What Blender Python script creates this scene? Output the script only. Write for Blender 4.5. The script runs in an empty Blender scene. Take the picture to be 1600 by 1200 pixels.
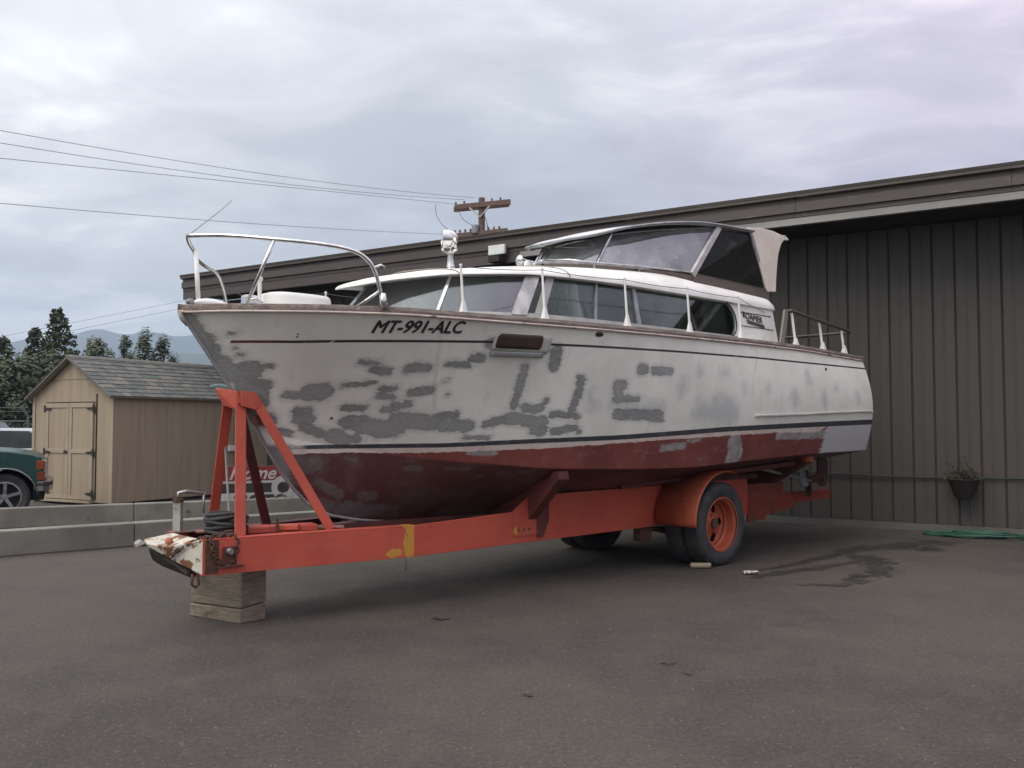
import bpy, math, random
import numpy as np
from mathutils import Vector, Matrix
R_ = math.radians
sc = bpy.context.scene
COL = sc.collection

# ---------------- camera ----------------
cd = bpy.data.cameras.new('camera'); cam = bpy.data.objects.new('camera', cd); COL.objects.link(cam)
sc.camera = cam
cam.location = (0, 0, 1.55)
cd.sensor_fit = 'HORIZONTAL'; cd.sensor_width = 36.0; cd.lens = 36.0*1386/1600
cd.clip_start = 0.05; cd.clip_end = 20000
cam.rotation_euler = (R_(90) + math.atan(62/1386), 0, 0)

# ---------------- sky, sun, exposure ----------------
SUN = Vector((-0.45, -0.50, 0.74)).normalized()
world = bpy.data.worlds.new('World'); sc.world = world; world.use_nodes = True
nt = world.node_tree; nt.nodes.clear()
def wn(t, **k):
    n = nt.nodes.new(t)
    for a, b in k.items(): setattr(n, a, b)
    return n
wout = wn('ShaderNodeOutputWorld')
sky = wn('ShaderNodeTexSky', sky_type='NISHITA', sun_disc=False)
sky.sun_elevation = math.asin(SUN.z); sky.sun_rotation = math.atan2(SUN.x, SUN.y)
bg1 = wn('ShaderNodeBackground'); bg1.inputs[1].default_value = 0.06
nt.links.new(sky.outputs[0], bg1.inputs[0])
tc = wn('ShaderNodeTexCoord')
sep = wn('ShaderNodeSeparateXYZ'); nt.links.new(tc.outputs['Generated'], sep.inputs[0])
def wmath(op, a, b=None, c=None, clamp=False):
    n = wn('ShaderNodeMath', operation=op); n.use_clamp = clamp
    for i, v in enumerate((a, b, c)):
        if v is None: continue
        if isinstance(v, (int, float)): n.inputs[i].default_value = v
        else: nt.links.new(v, n.inputs[i])
    return n.outputs[0]
el = wmath('MAXIMUM', sep.outputs[2], 0.0)
den = wmath('ADD', el, 0.22)
cx_ = wmath('DIVIDE', sep.outputs[0], den); cy_ = wmath('DIVIDE', sep.outputs[1], den)
comb = wn('ShaderNodeCombineXYZ'); nt.links.new(cx_, comb.inputs[0]); nt.links.new(cy_, comb.inputs[1])
def wnoise(scale, detail, rough, dist, off):
    mp = wn('ShaderNodeMapping'); mp.inputs['Location'].default_value = off; mp.inputs['Scale'].default_value = (1, 1.5, 1)
    mp.inputs['Rotation'].default_value = (0, 0, 0.25)
    nt.links.new(comb.outputs[0], mp.inputs[0])
    n = wn('ShaderNodeTexNoise'); n.inputs['Scale'].default_value = scale; n.inputs['Detail'].default_value = detail
    n.inputs['Roughness'].default_value = rough; n.inputs['Distortion'].default_value = dist
    nt.links.new(mp.outputs[0], n.inputs[0]); return n.outputs[0]
n1 = wnoise(0.75, 3, .5, .4, (3.1, 7.2, 0)); n2 = wnoise(2.6, 7, .56, .5, (1.3, 2.2, 0)); n3 = wnoise(0.35, 1, .5, 0, (8.3, 4.4, 0))
mixv = wmath('ADD', wmath('MULTIPLY', n1, 0.55), wmath('MULTIPLY', n2, 0.45))
ramp = wn('ShaderNodeValToRGB'); nt.links.new(mixv, ramp.inputs[0])
e = ramp.color_ramp.elements
e[0].position = .36; e[0].color = (.445, .45, .495, 1)
e[1].position = .61; e[1].color = (.86, .86, .87, 1)
m_ = ramp.color_ramp.elements.new(.50); m_.color = (.585, .595, .635, 1)
# overcast: brighter to the west (left) where the cloud thins, rosier to the east
wv = wmath('MULTIPLY_ADD', sep.outputs[0], -0.55, 0.5, True)
tint = wn('ShaderNodeValToRGB'); nt.links.new(wv, tint.inputs[0])
t = tint.color_ramp.elements
t[0].position = .24; t[0].color = (1.10, .95, 1.05, 1)
t[1].position = .74; t[1].color = (1.50, 1.49, 1.42, 1)
tm = tint.color_ramp.elements.new(.48); tm.color = (1.02, 1.03, 1.02, 1)
mul = wn('ShaderNodeMixRGB', blend_type='MULTIPLY'); mul.inputs[0].default_value = 1
nt.links.new(ramp.outputs[0], mul.inputs[1]); nt.links.new(tint.outputs[0], mul.inputs[2])
gain = wmath('MULTIPLY_ADD', wmath('POWER', el, 2.0), 2.3, 1.06)
bg2 = wn('ShaderNodeBackground'); nt.links.new(mul.outputs[0], bg2.inputs[0]); nt.links.new(gain, bg2.inputs[1])
mx = wn('ShaderNodeMixShader'); mx.inputs[0].default_value = .94
nt.links.new(bg1.outputs[0], mx.inputs[1]); nt.links.new(bg2.outputs[0], mx.inputs[2]); nt.links.new(mx.outputs[0], wout.inputs[0])

sl = bpy.data.lights.new('sun', 'SUN'); sl.energy = 1.9; sl.angle = R_(38); sl.color = (1, .92, .80)
so = bpy.data.objects.new('sun', sl); COL.objects.link(so)
so.rotation_euler = SUN.to_track_quat('Z', 'Y').to_euler(); so.location = (-20, -20, 40)
sc.view_settings.view_transform = 'Standard'; sc.view_settings.look = 'None'
sc.view_settings.exposure = 0.0; sc.view_settings.gamma = 1.0; sc.view_settings.use_curve_mapping = False
sc.render.engine = 'CYCLES'
sc.cycles.max_bounces = 8; sc.cycles.transparent_max_bounces = 12; sc.cycles.volume_bounces = 0

# ---------------- helpers ----------------
class MB:
    def __init__(s): s.v = []; s.f = []
    def add(s, vs, fs):
        o = len(s.v); s.v += [tuple(map(float, p)) for p in vs]; s.f += [tuple(i+o for i in f) for f in fs]; return s
    def box(s, c, d, rz=0, rx=0, ry=0):
        m = Matrix.Translation(c) @ Matrix.Rotation(rz, 4, 'Z') @ Matrix.Rotation(ry, 4, 'Y') @ Matrix.Rotation(rx, 4, 'X')
        vs = [m @ Vector((x*d[0]/2, y*d[1]/2, z*d[2]/2)) for x in (-1, 1) for y in (-1, 1) for z in (-1, 1)]
        return s.add(vs, [(0,1,3,2),(4,6,7,5),(0,4,5,1),(2,3,7,6),(0,2,6,4),(1,5,7,3)])
    def lim(s, x0, x1, y0, y1, z0, z1):
        return s.box(((x0+x1)/2, (y0+y1)/2, (z0+z1)/2), (abs(x1-x0), abs(y1-y0), abs(z1-z0)))
    def bar(s, p0, p1, w, h, up=(0,0,1)):
        p0 = Vector(p0); p1 = Vector(p1); d = (p1-p0).normalized(); u = Vector(up)
        a = d.cross(u)
        if a.length < 1e-4: a = d.cross(Vector((0,1,0)))
        a.normalize(); b = a.cross(d).normalized()
        vs = [p + a*i*w/2 + b*j*h/2 for p in (p0, p1) for i, j in ((-1,-1),(1,-1),(1,1),(-1,1))]
        return s.add(vs, [(0,3,2,1),(4,5,6,7),(0,1,5,4),(1,2,6,5),(2,3,7,6),(3,0,4,7)])
    def tube(s, pts, r, n=8, cap=True, closed=False):
        pts = [Vector(p) for p in pts]; rs = r if isinstance(r, (list, tuple)) else [r]*len(pts)
        prev = None; rings = []
        for i, p in enumerate(pts):
            if closed: d = pts[(i+1) % len(pts)] - pts[i-1]
            else: d = pts[min(i+1, len(pts)-1)] - pts[max(i-1, 0)]
            d.normalize()
            if prev is None:
                a = d.cross(Vector((0,0,1)))
                if a.length < .05: a = d.cross(Vector((0,1,0)))
            else: a = prev - d*prev.dot(d)
            a.normalize(); prev = a; b = d.cross(a)
            rings.append([p + (a*math.cos(2*math.pi*k/n) + b*math.sin(2*math.pi*k/n))*rs[i] for k in range(n)])
        o = len(s.v)
        for rg in rings: s.v += [tuple(q) for q in rg]
        m = len(rings)
        for i in range(m if closed else m-1):
            j = (i+1) % m
            for k in range(n): s.f.append((o+i*n+k, o+i*n+(k+1)%n, o+j*n+(k+1)%n, o+j*n+k))
        if cap and not closed:
            s.f.append(tuple(o+k for k in reversed(range(n)))); s.f.append(tuple(o+(m-1)*n+k for k in range(n)))
        return s
    def lathe(s, prof, n=32, axis='Z', c=(0,0,0), a0=0, a1=2*math.pi):
        full = abs(a1-a0-2*math.pi) < 1e-6; cnt = n if full else n+1
        o = len(s.v); c = Vector(c)
        for i in range(cnt):
            a = a0 + (a1-a0)*i/n
            for r, h in prof:
                p = (r*math.cos(a), r*math.sin(a), h)
                if axis == 'Y': p = (p[0], p[2], p[1])
                if axis == 'X': p = (p[2], p[0], p[1])
                s.v.append(tuple(c + Vector(p)))
        m = len(prof)
        for i in range(n):
            j = (i+1) % cnt
            for k in range(m-1): s.f.append((o+i*m+k, o+j*m+k, o+j*m+k+1, o+i*m+k+1))
        return s
    def prism(s, poly, y0, y1, axis='Y'):
        # poly in (x,z), extruded from y0 to y1
        n = len(poly)
        def P(q, y): return (q[0], y, q[1]) if axis == 'Y' else ((y, q[0], q[1]) if axis == 'X' else (q[0], q[1], y))
        vs = [P(q, y0) for q in poly] + [P(q, y1) for q in poly]
        fs = [tuple(range(n)), tuple(range(2*n-1, n-1, -1))] + [(i, i+n, (i+1)%n+n, (i+1)%n) for i in range(n)]
        return s.add(vs, fs)
    def grid(s, G, closed=False):
        o = len(s.v); a = len(G); b = len(G[0])
        for r in G: s.v += [tuple(map(float, p)) for p in r]
        for i in range(a-1):
            for j in range(b if closed else b-1):
                k = (j+1) % b
                s.f.append((o+i*b+j, o+(i+1)*b+j, o+(i+1)*b+k, o+i*b+k))
        return s
    def slab(s, quad, t):
        # closed plate from a polygon (list of 3D points), thickness t behind its normal
        q = [Vector(p) for p in quad]; nrm = (q[1]-q[0]).cross(q[2]-q[0]).normalized(); n = len(q)
        vs = q + [p - nrm*t for p in q]
        return s.add(vs, [tuple(range(n)), tuple(range(2*n-1, n-1, -1))] + [(i, i+n, (i+1)%n+n, (i+1)%n) for i in range(n)])
    def build(s, name, mat, parent=None, smooth=False, bevel=0, loc=None, rz=0, weld=False, solid=0):
        me = bpy.data.meshes.new(name); me.from_pydata(s.v, [], s.f)
        import bmesh
        bm = bmesh.new(); bm.from_mesh(me)
        if weld: bmesh.ops.remove_doubles(bm, verts=bm.verts, dist=1e-4)
        bmesh.ops.recalc_face_normals(bm, faces=bm.faces); bm.to_mesh(me); bm.free()
        if smooth:
            for p in me.polygons: p.use_smooth = True
            if smooth != True: me.set_sharp_from_angle(angle=R_(smooth))
        me.materials.append(mat)
        o = bpy.data.objects.new(name, me); COL.objects.link(o)
        if parent: o.parent = parent
        if loc: o.location = loc
        if rz: o.rotation_euler.z = rz
        if solid:
            m = o.modifiers.new('solid', 'SOLIDIFY'); m.thickness = solid; m.offset = 0
        if bevel:
            m = o.modifiers.new('bevel', 'BEVEL'); m.width = bevel; m.segments = 2; m.limit_method = 'ANGLE'; m.angle_limit = R_(40)
        return o

def thing(name, label, cat, loc=(0,0,0), rz=0, group=None):
    o = bpy.data.objects.new(name, None); COL.objects.link(o); o.location = loc; o.rotation_euler.z = rz
    o.empty_display_size = .2
    o['label'] = label; o['category'] = cat
    if group: o['group'] = group
    return o
def tag(o, label=None, cat=None, group=None, kind=None):
    if label: o['label'] = label
    if cat: o['category'] = cat
    if group: o['group'] = group
    if kind: o['kind'] = kind
    return o
def copy_tree(o, parent=None):
    c = o.copy(); COL.objects.link(c)
    if parent: c.parent = parent
    for ch in list(o.children):
        copy_tree(ch, c)
    return c
def share(o, loc, rz=0, parent=None, scale=None):
    c = o.copy(); COL.objects.link(c); c.location = loc; c.rotation_euler.z = rz
    if parent: c.parent = parent
    if scale: c.scale = scale
    return c

# ---------------- material kit ----------------
class NodeKit:
    def __init__(s, name):
        s.m = bpy.data.materials.new(name); s.m.use_nodes = True; s.t = s.m.node_tree
        s.b = s.t.nodes['Principled BSDF']; s.out = s.t.nodes['Material Output']
        s.tc = s.n('ShaderNodeTexCoord')
    def n(s, t, **k):
        x = s.t.nodes.new(t)
        for a, b in k.items(): setattr(x, a, b)
        return x
    def put(s, sock, v):
        if v is None: return
        if isinstance(v, (int, float)): sock.default_value = v
        elif isinstance(v, (tuple, list)): sock.default_value = tuple(v) + ((1,) if len(v) == 3 and len(sock.default_value) == 4 else ())
        else: s.t.links.new(v, sock)
    def math(s, op, a, b=None, c=None, clamp=False):
        x = s.n('ShaderNodeMath', operation=op); x.use_clamp = clamp
        for i, v in enumerate((a, b, c)): s.put(x.inputs[i], v)
        return x.outputs[0]
    def noise(s, scale, detail=4, rough=.5, dist=0, stretch=None, coord='Object', off=None):
        src = s.tc.outputs[coord]
        if stretch or off:
            mp = s.n('ShaderNodeMapping'); s.t.links.new(src, mp.inputs[0])
            if stretch: mp.inputs['Scale'].default_value = stretch
            if off: mp.inputs['Location'].default_value = off
            src = mp.outputs[0]
        x = s.n('ShaderNodeTexNoise'); s.t.links.new(src, x.inputs[0])
        x.inputs['Scale'].default_value = scale; x.inputs['Detail'].default_value = detail
        x.inputs['Roughness'].default_value = rough; x.inputs['Distortion'].default_value = dist
        return x.outputs[0]
    def step(s, v, lo, hi):
        x = s.n('ShaderNodeMapRange'); x.interpolation_type = 'SMOOTHSTEP'; s.put(x.inputs[0], v)
        x.inputs[1].default_value = lo; x.inputs[2].default_value = hi
        return x.outputs[0]
    def mix(s, f, a, b):
        x = s.n('ShaderNodeMixRGB'); s.put(x.inputs[0], f); s.put(x.inputs[1], a); s.put(x.inputs[2], b); return x.outputs[0]
    def attr(s, name):
        x = s.n('ShaderNodeAttribute', attribute_name=name); return x.outputs['Fac']
    def bump(s, h, strength=.3, dist=.01):
        x = s.n('ShaderNodeBump'); s.put(x.inputs['Height'], h); x.inputs['Strength'].default_value = strength; x.inputs['Distance'].default_value = dist
        s.t.links.new(x.outputs[0], s.b.inputs['Normal'])
    def done(s, col, rough=.6, metal=0, spec=None):
        s.put(s.b.inputs['Base Color'], col); s.put(s.b.inputs['Roughness'], rough); s.put(s.b.inputs['Metallic'], metal)
        if spec is not None: s.b.inputs['Specular IOR Level'].default_value = spec
        return s.m
def M(name, c1, c2=None, sc_=3, rough=.6, metal=0, bump=0, bs=60, c3=None, s3=20, t3=.62, stretch=None, spec=None, detail=6):
    k = NodeKit(name)
    c2 = c2 or tuple(x*.8 for x in c1)
    col = k.mix(k.step(k.noise(sc_, detail, .6, stretch=stretch), .35, .65), c1, c2)
    if c3: col = k.mix(k.step(k.noise(s3, 6, .65, off=(3, 5, 7), stretch=stretch), t3, t3+.05), col, c3)
    if bump: k.bump(k.noise(bs, 5, .6, stretch=stretch), bump, .01)
    r = k.math('MULTIPLY_ADD', k.noise(sc_*2.3, 4), .25, rough-.12)
    return k.done(col, r, metal, spec)
def glass_mat(name, tint=(.75,.78,.76), dark=.0, rough=.02, ior=1.45, dirt_or_sheen=.05, dcol=(.22,.22,.2)):
    k = NodeKit(name); nd = k.t.nodes; nd.remove(k.b)
    tr = k.n('ShaderNodeBsdfTransparent'); tr.inputs[0].default_value = tint + (1,)
    gl = k.n('ShaderNodeBsdfGlossy'); gl.inputs['Roughness'].default_value = rough; gl.inputs[0].default_value = (.95,.97,1,1)
    df = k.n('ShaderNodeBsdfDiffuse'); df.inputs[0].default_value = dcol + (1,)
    fr = k.n('ShaderNodeFresnel'); fr.inputs[0].default_value = ior
    f = k.math('MULTIPLY_ADD', fr.outputs[0], .9, .01)
    dirt_sheen_fac = k.math('MULTIPLY', k.step(k.noise(2.5, 6, .6), .15, .85), dirt_or_sheen)
    m1 = k.n('ShaderNodeMixShader'); k.put(m1.inputs[0], k.math('ADD', dirt_sheen_fac, dark)); k.t.links.new(tr.outputs[0], m1.inputs[1]); k.t.links.new(df.outputs[0], m1.inputs[2])
    m2 = k.n('ShaderNodeMixShader'); k.put(m2.inputs[0], f); k.t.links.new(m1.outputs[0], m2.inputs[1]); k.t.links.new(gl.outputs[0], m2.inputs[2])
    k.t.links.new(m2.outputs[0], k.out.inputs[0]); return k.m

chrome = M('chrome', (.75,.75,.74), (.55,.54,.52), 12, .22, 1, c3=(.3,.22,.15), s3=30, t3=.68)
dull_metal = M('dull metal', (.42,.42,.41), (.28,.27,.26), 10, .45, .8)
galv = M('galvanised', (.35,.36,.37), (.26,.27,.28), 9, .5, .6)
rail_wood = M('weathered wood', (.24,.195,.165), (.14,.11,.095), 4, .75, bump=.5, bs=30, stretch=(1,8,8), c3=(.38,.36,.33), s3=6, t3=.6)
brown_wood = M('brown varnish', (.11,.085,.07), (.07,.055,.045), 5, .6, stretch=(1,8,8), c3=(.2,.17,.15), s3=12)
cabin_white = M('cabin white', (.80,.79,.76), (.70,.69,.65), 3, .45, c3=(.60,.56,.48), s3=5, t3=.64)
deck_white = M('deck paint', (.60,.60,.57), (.48,.48,.45), 3, .6)
cream = M('cream vinyl', (.66,.59,.52), (.58,.51,.44), 4, .7, bump=.1, bs=200)
canvas_white = M('white canvas', (.74,.74,.72), (.62,.62,.60), 4, .75, bump=.2, bs=150)
black_rubber = M('rubber', (.028,.030,.033), (.045,.046,.047), 8, .8, bump=.2, bs=90)
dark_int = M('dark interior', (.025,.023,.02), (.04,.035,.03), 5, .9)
curtain_m = M('curtain cloth', (.36,.38,.31), (.22,.24,.20), 3, .9, stretch=(14,1,.4))
drape_m = M('pale drape', (.72,.70,.64), (.5,.5,.46), 3, .9, stretch=(12,1,.4))
glass = glass_mat('window glass', (.66,.72,.67), ior=1.32)
helm_glass = glass_mat('windshield glass', (.82,.84,.84), ior=2.3, dirt_or_sheen=.62, dcol=(.40,.43,.45))  # pale diffuse share here is painted-in sky reflection, not dirt
front_glass = glass_mat('front glass', (.6,.62,.6), ior=1.75, dirt_or_sheen=.12, dcol=(.3,.31,.31))
dark_glass = glass_mat('smoked side window', (.16,.165,.165), .78, ior=1.08, dcol=(.022,.022,.02))
wire_m = M('wire', (.05,.05,.05), (.08,.08,.08), 5, .6)
line_m = M('aluminium line', (.16,.16,.17), (.12,.12,.13), 1, .6, .3)
black_paint = M('black paint', (.022,.024,.028), (.035,.036,.04), 9, .5)

# ================= GROUND =================
def asphalt():
    k = NodeKit('asphalt')
    big = k.noise(.35, 5, .6); mid = k.noise(2.2, 6, .65, dist=.6); fine = k.noise(60, 4, .7); 
    col = k.mix(k.step(big, .38, .62), (.054,.047,.043), (.088,.075,.063))
    col = k.mix(k.math('MULTIPLY', k.step(mid, .42, .72), .6), col, (.104,.088,.072))
    col = k.mix(k.math('MULTIPLY', k.step(k.noise(.9, 4, .6, off=(9,2,0)), .55, .75), .5), col, (.044,.040,.038))
    # aggregate
    vo = k.n('ShaderNodeTexVoronoi'); k.t.links.new(k.tc.outputs['Object'], vo.inputs[0]); vo.inputs['Scale'].default_value = 75
    sp = k.n('ShaderNodeSeparateColor'); k.t.links.new(vo.outputs['Color'], sp.inputs[0])
    st = k.math('MULTIPLY', k.step(vo.outputs['Distance'], .38, .22), sp.outputs[0])
    col = k.mix(k.math('MULTIPLY', st, .65), col, (.155,.135,.118))
    col = k.mix(k.math('MULTIPLY', k.step(sp.outputs[1], .965, .985), k.step(vo.outputs['Distance'], .4, .25)), col, (.30,.26,.22))
    col = k.mix(k.math('MULTIPLY', k.step(fine, .35, .7), .45), col, (.048,.044,.042))
    gr = k.noise(34, 6, .78, off=(1,2,3)); gr2 = k.noise(11, 5, .7, off=(6,2,3))
    col = k.mix(k.math('MULTIPLY', k.step(gr, .50, .66), .60), col, (.135,.118,.100))
    col = k.mix(k.math('MULTIPLY', k.step(gr, .48, .34), .60), col, (.034,.031,.030))
    col = k.mix(k.math('MULTIPLY', k.step(gr2, .54, .72), .35), col, (.120,.100,.082))
    # hairline cracks
    cr = k.n('ShaderNodeTexVoronoi', feature='DISTANCE_TO_EDGE'); 
    mp = k.n('ShaderNodeMixRGB'); mp.inputs[0].default_value = .25
    nz = k.n('ShaderNodeTexNoise'); nz.inputs['Scale'].default_value = 1.2; nz.inputs['Detail'].default_value = 6
    k.t.links.new(k.tc.outputs['Object'], nz.inputs[0]); k.t.links.new(k.tc.outputs['Object'], mp.inputs[1]); k.t.links.new(nz.outputs['Color'], mp.inputs[2])
    k.t.links.new(mp.outputs[0], cr.inputs[0]); cr.inputs['Scale'].default_value = .32
    cm = k.math('MULTIPLY', k.step(cr.outputs['Distance'], .0030, .0005), k.step(k.noise(.5, 2, off=(4,4,4)), .42, .55))
    col = k.mix(k.math('MULTIPLY', cm, .10), col, (.045,.042,.04))
    h = k.math('ADD', k.math('MULTIPLY', st, 1.0), k.math('MULTIPLY_ADD', gr, 1.5, k.math('MULTIPLY', fine, .9)))
    h = k.math('SUBTRACT', h, k.math('MULTIPLY', cm, .3))
    k.bump(h, .9, .008)
    return k.done(col, .88, 0, .3)
asph = asphalt()
tag(MB().grid([[(x, y, 0) for y in (-30, 0, 12, 30, 48)] for x in (-60, -12, 0, 12, 60)]).build('asphalt_lot', asph), kind='structure')
tag(MB().grid([[(x, y, -.004) for y in np.linspace(-3300, 3300, 9)] for x in np.linspace(-3300, 3300, 9)]).build('ground', M('dry grass ground', (.075,.085,.045), (.11,.10,.06), .05, .95)), kind='structure')
def damp_mat():
    k = NodeKit('damp asphalt'); e_ = k.attr('edge')
    v = k.math('ADD', e_, k.math('MULTIPLY', k.math('SUBTRACT', k.noise(11, 8, .74, dist=.5), .5), 4.6))
    a_ = k.step(v, .55, .85)
    k.bump(k.noise(60, 4, .7), .6, .005)
    k.done(k.mix(k.step(k.noise(5, 4), .4, .6), (.030,.028,.022), (.050,.046,.036)), .55)
    tr = k.n('ShaderNodeBsdfTransparent'); mx_ = k.n('ShaderNodeMixShader'); k.put(mx_.inputs[0], k.math('MULTIPLY', a_, .9))
    k.t.links.new(tr.outputs[0], mx_.inputs[1]); k.t.links.new(k.b.outputs[0], mx_.inputs[2]); k.t.links.new(mx_.outputs[0], k.out.inputs[0])
    return k.m
damp = damp_mat()
random.seed(11)
ZST = [.004]
def stain(spine, widths, name, m=damp):
    z = ZST[0]; ZST[0] += .0006
    pts = [Vector((p[0], p[1], z)) for p in spine]; fine = []
    for i in range(len(pts)-1):
        for j in range(8):
            f = j/8; fine.append((pts[i].lerp(pts[i+1], f), widths[i]*(1-f)+widths[i+1]*f))
    fine.append((pts[-1], widths[-1])); G = []; E_ = []
    for i, (p, w) in enumerate(fine):
        d = fine[min(i+1, len(fine)-1)][0] - fine[max(i-1, 0)][0]; d.normalize(); a = Vector((-d.y, d.x, 0)); w = w*2.1 + .01
        c = p + a*random.uniform(-.3,.3)*w*.5; G.append([tuple(c + a*w*q) for q in (1, .5, 0, -.5, -1)])
        cap = 0 if i in (0, len(fine)-1) else 1; E_ += [0, .6*cap, 1.0*cap, .6*cap, 0]
    o = MB().grid(G).build(name, m); at_ = o.data.attributes.new('edge', 'FLOAT', 'POINT'); at_.data.foreach_set('value', E_)
    return tag(o, kind='structure')
stain([(2.6, 9.44), (2.98, 9.73), (3.42, 10.16), (3.81, 10.57), (4.23, 11.01), (4.64, 11.16), (5.23, 11.49), (5.73, 11.83)], [0.02, 0.05, 0.07, 0.07, 0.12, 0.16, 0.2, 0.2], 'wet_stain')
stain([(2.36, 8.91), (2.66, 9.22), (3.01, 9.49), (3.27, 9.55), (3.52, 9.79), (3.85, 10.03), (4.11, 10.29)], [0.04, 0.07, 0.08, 0.09, 0.07, 0.05, 0.05], 'wet_stain')
stain([(4.06, 10.57), (4.1, 10.16), (3.91, 9.55), (3.81, 9.22), (3.6, 9.11), (3.45, 9.01)], [0.15, 0.16, 0.1, 0.1, 0.1, 0.05], 'wet_stain')
stain([(2.73, 8.62), (2.92, 8.6), (3.11, 8.55), (3.31, 8.71), (3.52, 8.91)], [0.02, 0.05, 0.05, 0.07, 0.05], 'wet_stain')
stain([(3.26, 8.86), (3.59, 9.17)], [0.02, 0.05], 'wet_stain')
stain([(4.86, 11.16), (5.14, 11.01), (5.36, 11.16)], [0.12, 0.15, 0.05], 'wet_stain')
stain([(-0.65, 7.15), (-0.56, 7.1), (-0.46, 7.13)], [0.01, 0.035, 0.01], 'oil_spot')
stain([(0.95, 5.81), (1.01, 5.79), (1.06, 5.82)], [0.004, 0.015, 0.004], 'oil_spot')
stain([(0.04, 5.13), (0.08, 5.13), (0.12, 5.11)], [0.003, 0.012, 0.003], 'oil_spot')
stain([(-5.2, 9.94), (-4.99, 9.9)], [0.01, 0.02], 'oil_spot')
stain([(1.05, 5.57), (1.11, 5.56), (1.15, 5.57)], [0.01, 0.02, 0.01], 'oil_spot')

# loose grit
random.seed(5)
b = MB()
for i in range(1100):
    y = 3.2 + 11*random.random()**1.4; x = random.uniform(-.75, .75)*y
    r = random.uniform(.003, .009)*(1.6 if random.random() < .05 else 1); a = random.uniform(0, 6)
    vs = [(x + r*math.cos(a+q)*random.uniform(.6,1.3), y + r*math.sin(a+q)*random.uniform(.6,1.3), .0005) for q in (0, 2.1, 4.2)] + [(x, y, r*.8)]
    b.add(vs, [(0,1,3),(1,2,3),(2,0,3),(0,2,1)])
tag(b.build('gravel', M('grit', (.20,.175,.145), (.10,.09,.08), 2, .9)), 'scattered pale grit on the asphalt lot', 'gravel', kind='stuff')

# ================= MOUNTAINS AND HAZE =================
forest = M('forested slope', (.030,.045,.028), (.05,.06,.04), .004, .95, c3=(.09,.085,.07), s3=.002, t3=.6)
def ridge(name, dist, prof, base, seed, depth):
    # prof: list of (bearing tangent X/Y, height)
    P = np.array(prof); rs = np.random.RandomState(seed)
    n = 260; tx = np.linspace(P[0,0], P[-1,0], n); hz = np.interp(tx, P[:,0], P[:,1])
    w1 = np.zeros(n)
    for fr, am in ((9,3),(23,2.4),(51,1.6),(97,1.0)): w1 += am*np.sin(tx*fr*6.28/2 + rs.rand()*6.28)
    hz = hz + w1*.9
    rows = []
    for j in range(14):
        f = j/13; d = dist - depth*f
        wob = np.zeros(n)
        for fr in (13, 29, 61): wob += np.sin(tx*fr*3 + rs.rand()*6.28 + f*3)*6*f*(1-f)*2
        z = hz*(1-f)**1.25 + base*f + wob
        rows.append([(t_*dist*(1-.02*f) + wob[i]*2, d + wob[i]*5*f, z[i]) for i, t_ in enumerate(tx)])
    rows.insert(0, [(t_*dist*1.02, dist+300, -3) for t_ in tx])
    return tag(MB().grid(rows).build(name, forest, smooth=True), kind='structure')
T_ = lambda px: (px-800)/1386
def hgt(y, d): return 1.55 + (662-y)*d/1386
D1 = 2900
ridge('mountain_range', D1, [(T_(-900),hgt(560,D1)),(T_(-500),hgt(548,D1)),(T_(-250),hgt(538,D1)),(T_(-60),hgt(546,D1)),(T_(15),hgt(537,D1)),(T_(37),hgt(532,D1)),(T_(75),hgt(530,D1)),(T_(110),hgt(523,D1)),(T_(140),hgt(517,D1)),(T_(160),hgt(515,D1)),(T_(180),hgt(519,D1)),(T_(193),hgt(522,D1)),(T_(208),hgt(519,D1)),(T_(220),hgt(513,D1)),(T_(247),hgt(520,D1)),(T_(267),hgt(525,D1)),(T_(312),hgt(522,D1)),(T_(350),hgt(530,D1)),(T_(420),hgt(550,D1)),(T_(700),hgt(560,D1)),(T_(1200),hgt(575,D1)),(T_(1900),hgt(560,D1)),(T_(2400),hgt(590,D1))], -3, 3, 1100)
D2 = 1700
ridge('foothills', D2, [(T_(-900),hgt(600,D2)),(T_(-200),hgt(590,D2)),(T_(100),hgt(580,D2)),(T_(200),hgt(566,D2)),(T_(267),hgt(555,D2)),(T_(300),hgt(552,D2)),(T_(337),hgt(557,D2)),(T_(500),hgt(575,D2)),(T_(1200),hgt(600,D2)),(T_(2400),hgt(600,D2))], -3, 8, 600)
hz = NodeKit('haze'); hz.t.nodes.remove(hz.b)
pv = hz.n('ShaderNodeVolumePrincipled'); pv.inputs['Color'].default_value = (.62,.78,.98,1); pv.inputs['Density'].default_value = .00040; pv.inputs['Anisotropy'].default_value = .2
hz.t.links.new(pv.outputs[0], hz.out.inputs['Volume'])
tag(MB().lim(-6500, 6500, -900, 3400, -4.5, 420).build('haze', hz.m), kind='stuff')

# ================= WAREHOUSE =================
BR = R_(148); BO = (5.917, 12.998, 0)
wh = thing('warehouse', 'long low brown metal building with deep eave and ribbed siding behind the boat', 'building', BO, BR)
siding = M('brown siding', (.064,.054,.048), (.050,.042,.037), .8, .55, c3=(.044,.038,.034), s3=2, t3=.62, stretch=(1,1,.3))
fascia_m = M('brown fascia', (.076,.060,.053), (.062,.049,.044), .7, .5, c3=(.15,.13,.12), s3=3, stretch=(1,1,5))
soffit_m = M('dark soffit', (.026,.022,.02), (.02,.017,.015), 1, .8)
strip_m = M('grey trim', (.30,.29,.27), (.24,.23,.22), 1.2, .6)
conc = M('concrete', (.13,.125,.105), (.095,.09,.08), 1.1, .9, bump=.5, bs=40, c3=(.10,.095,.08), s3=1.6, t3=.58)
XR, XL = -15.0, 15.05
MB().lim(XR, XL, -14, -.018, .1, 4.47).build('wall', M('siding base', (.038,.031,.028), (.03,.026,.023), 1, .8), wh)
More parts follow.
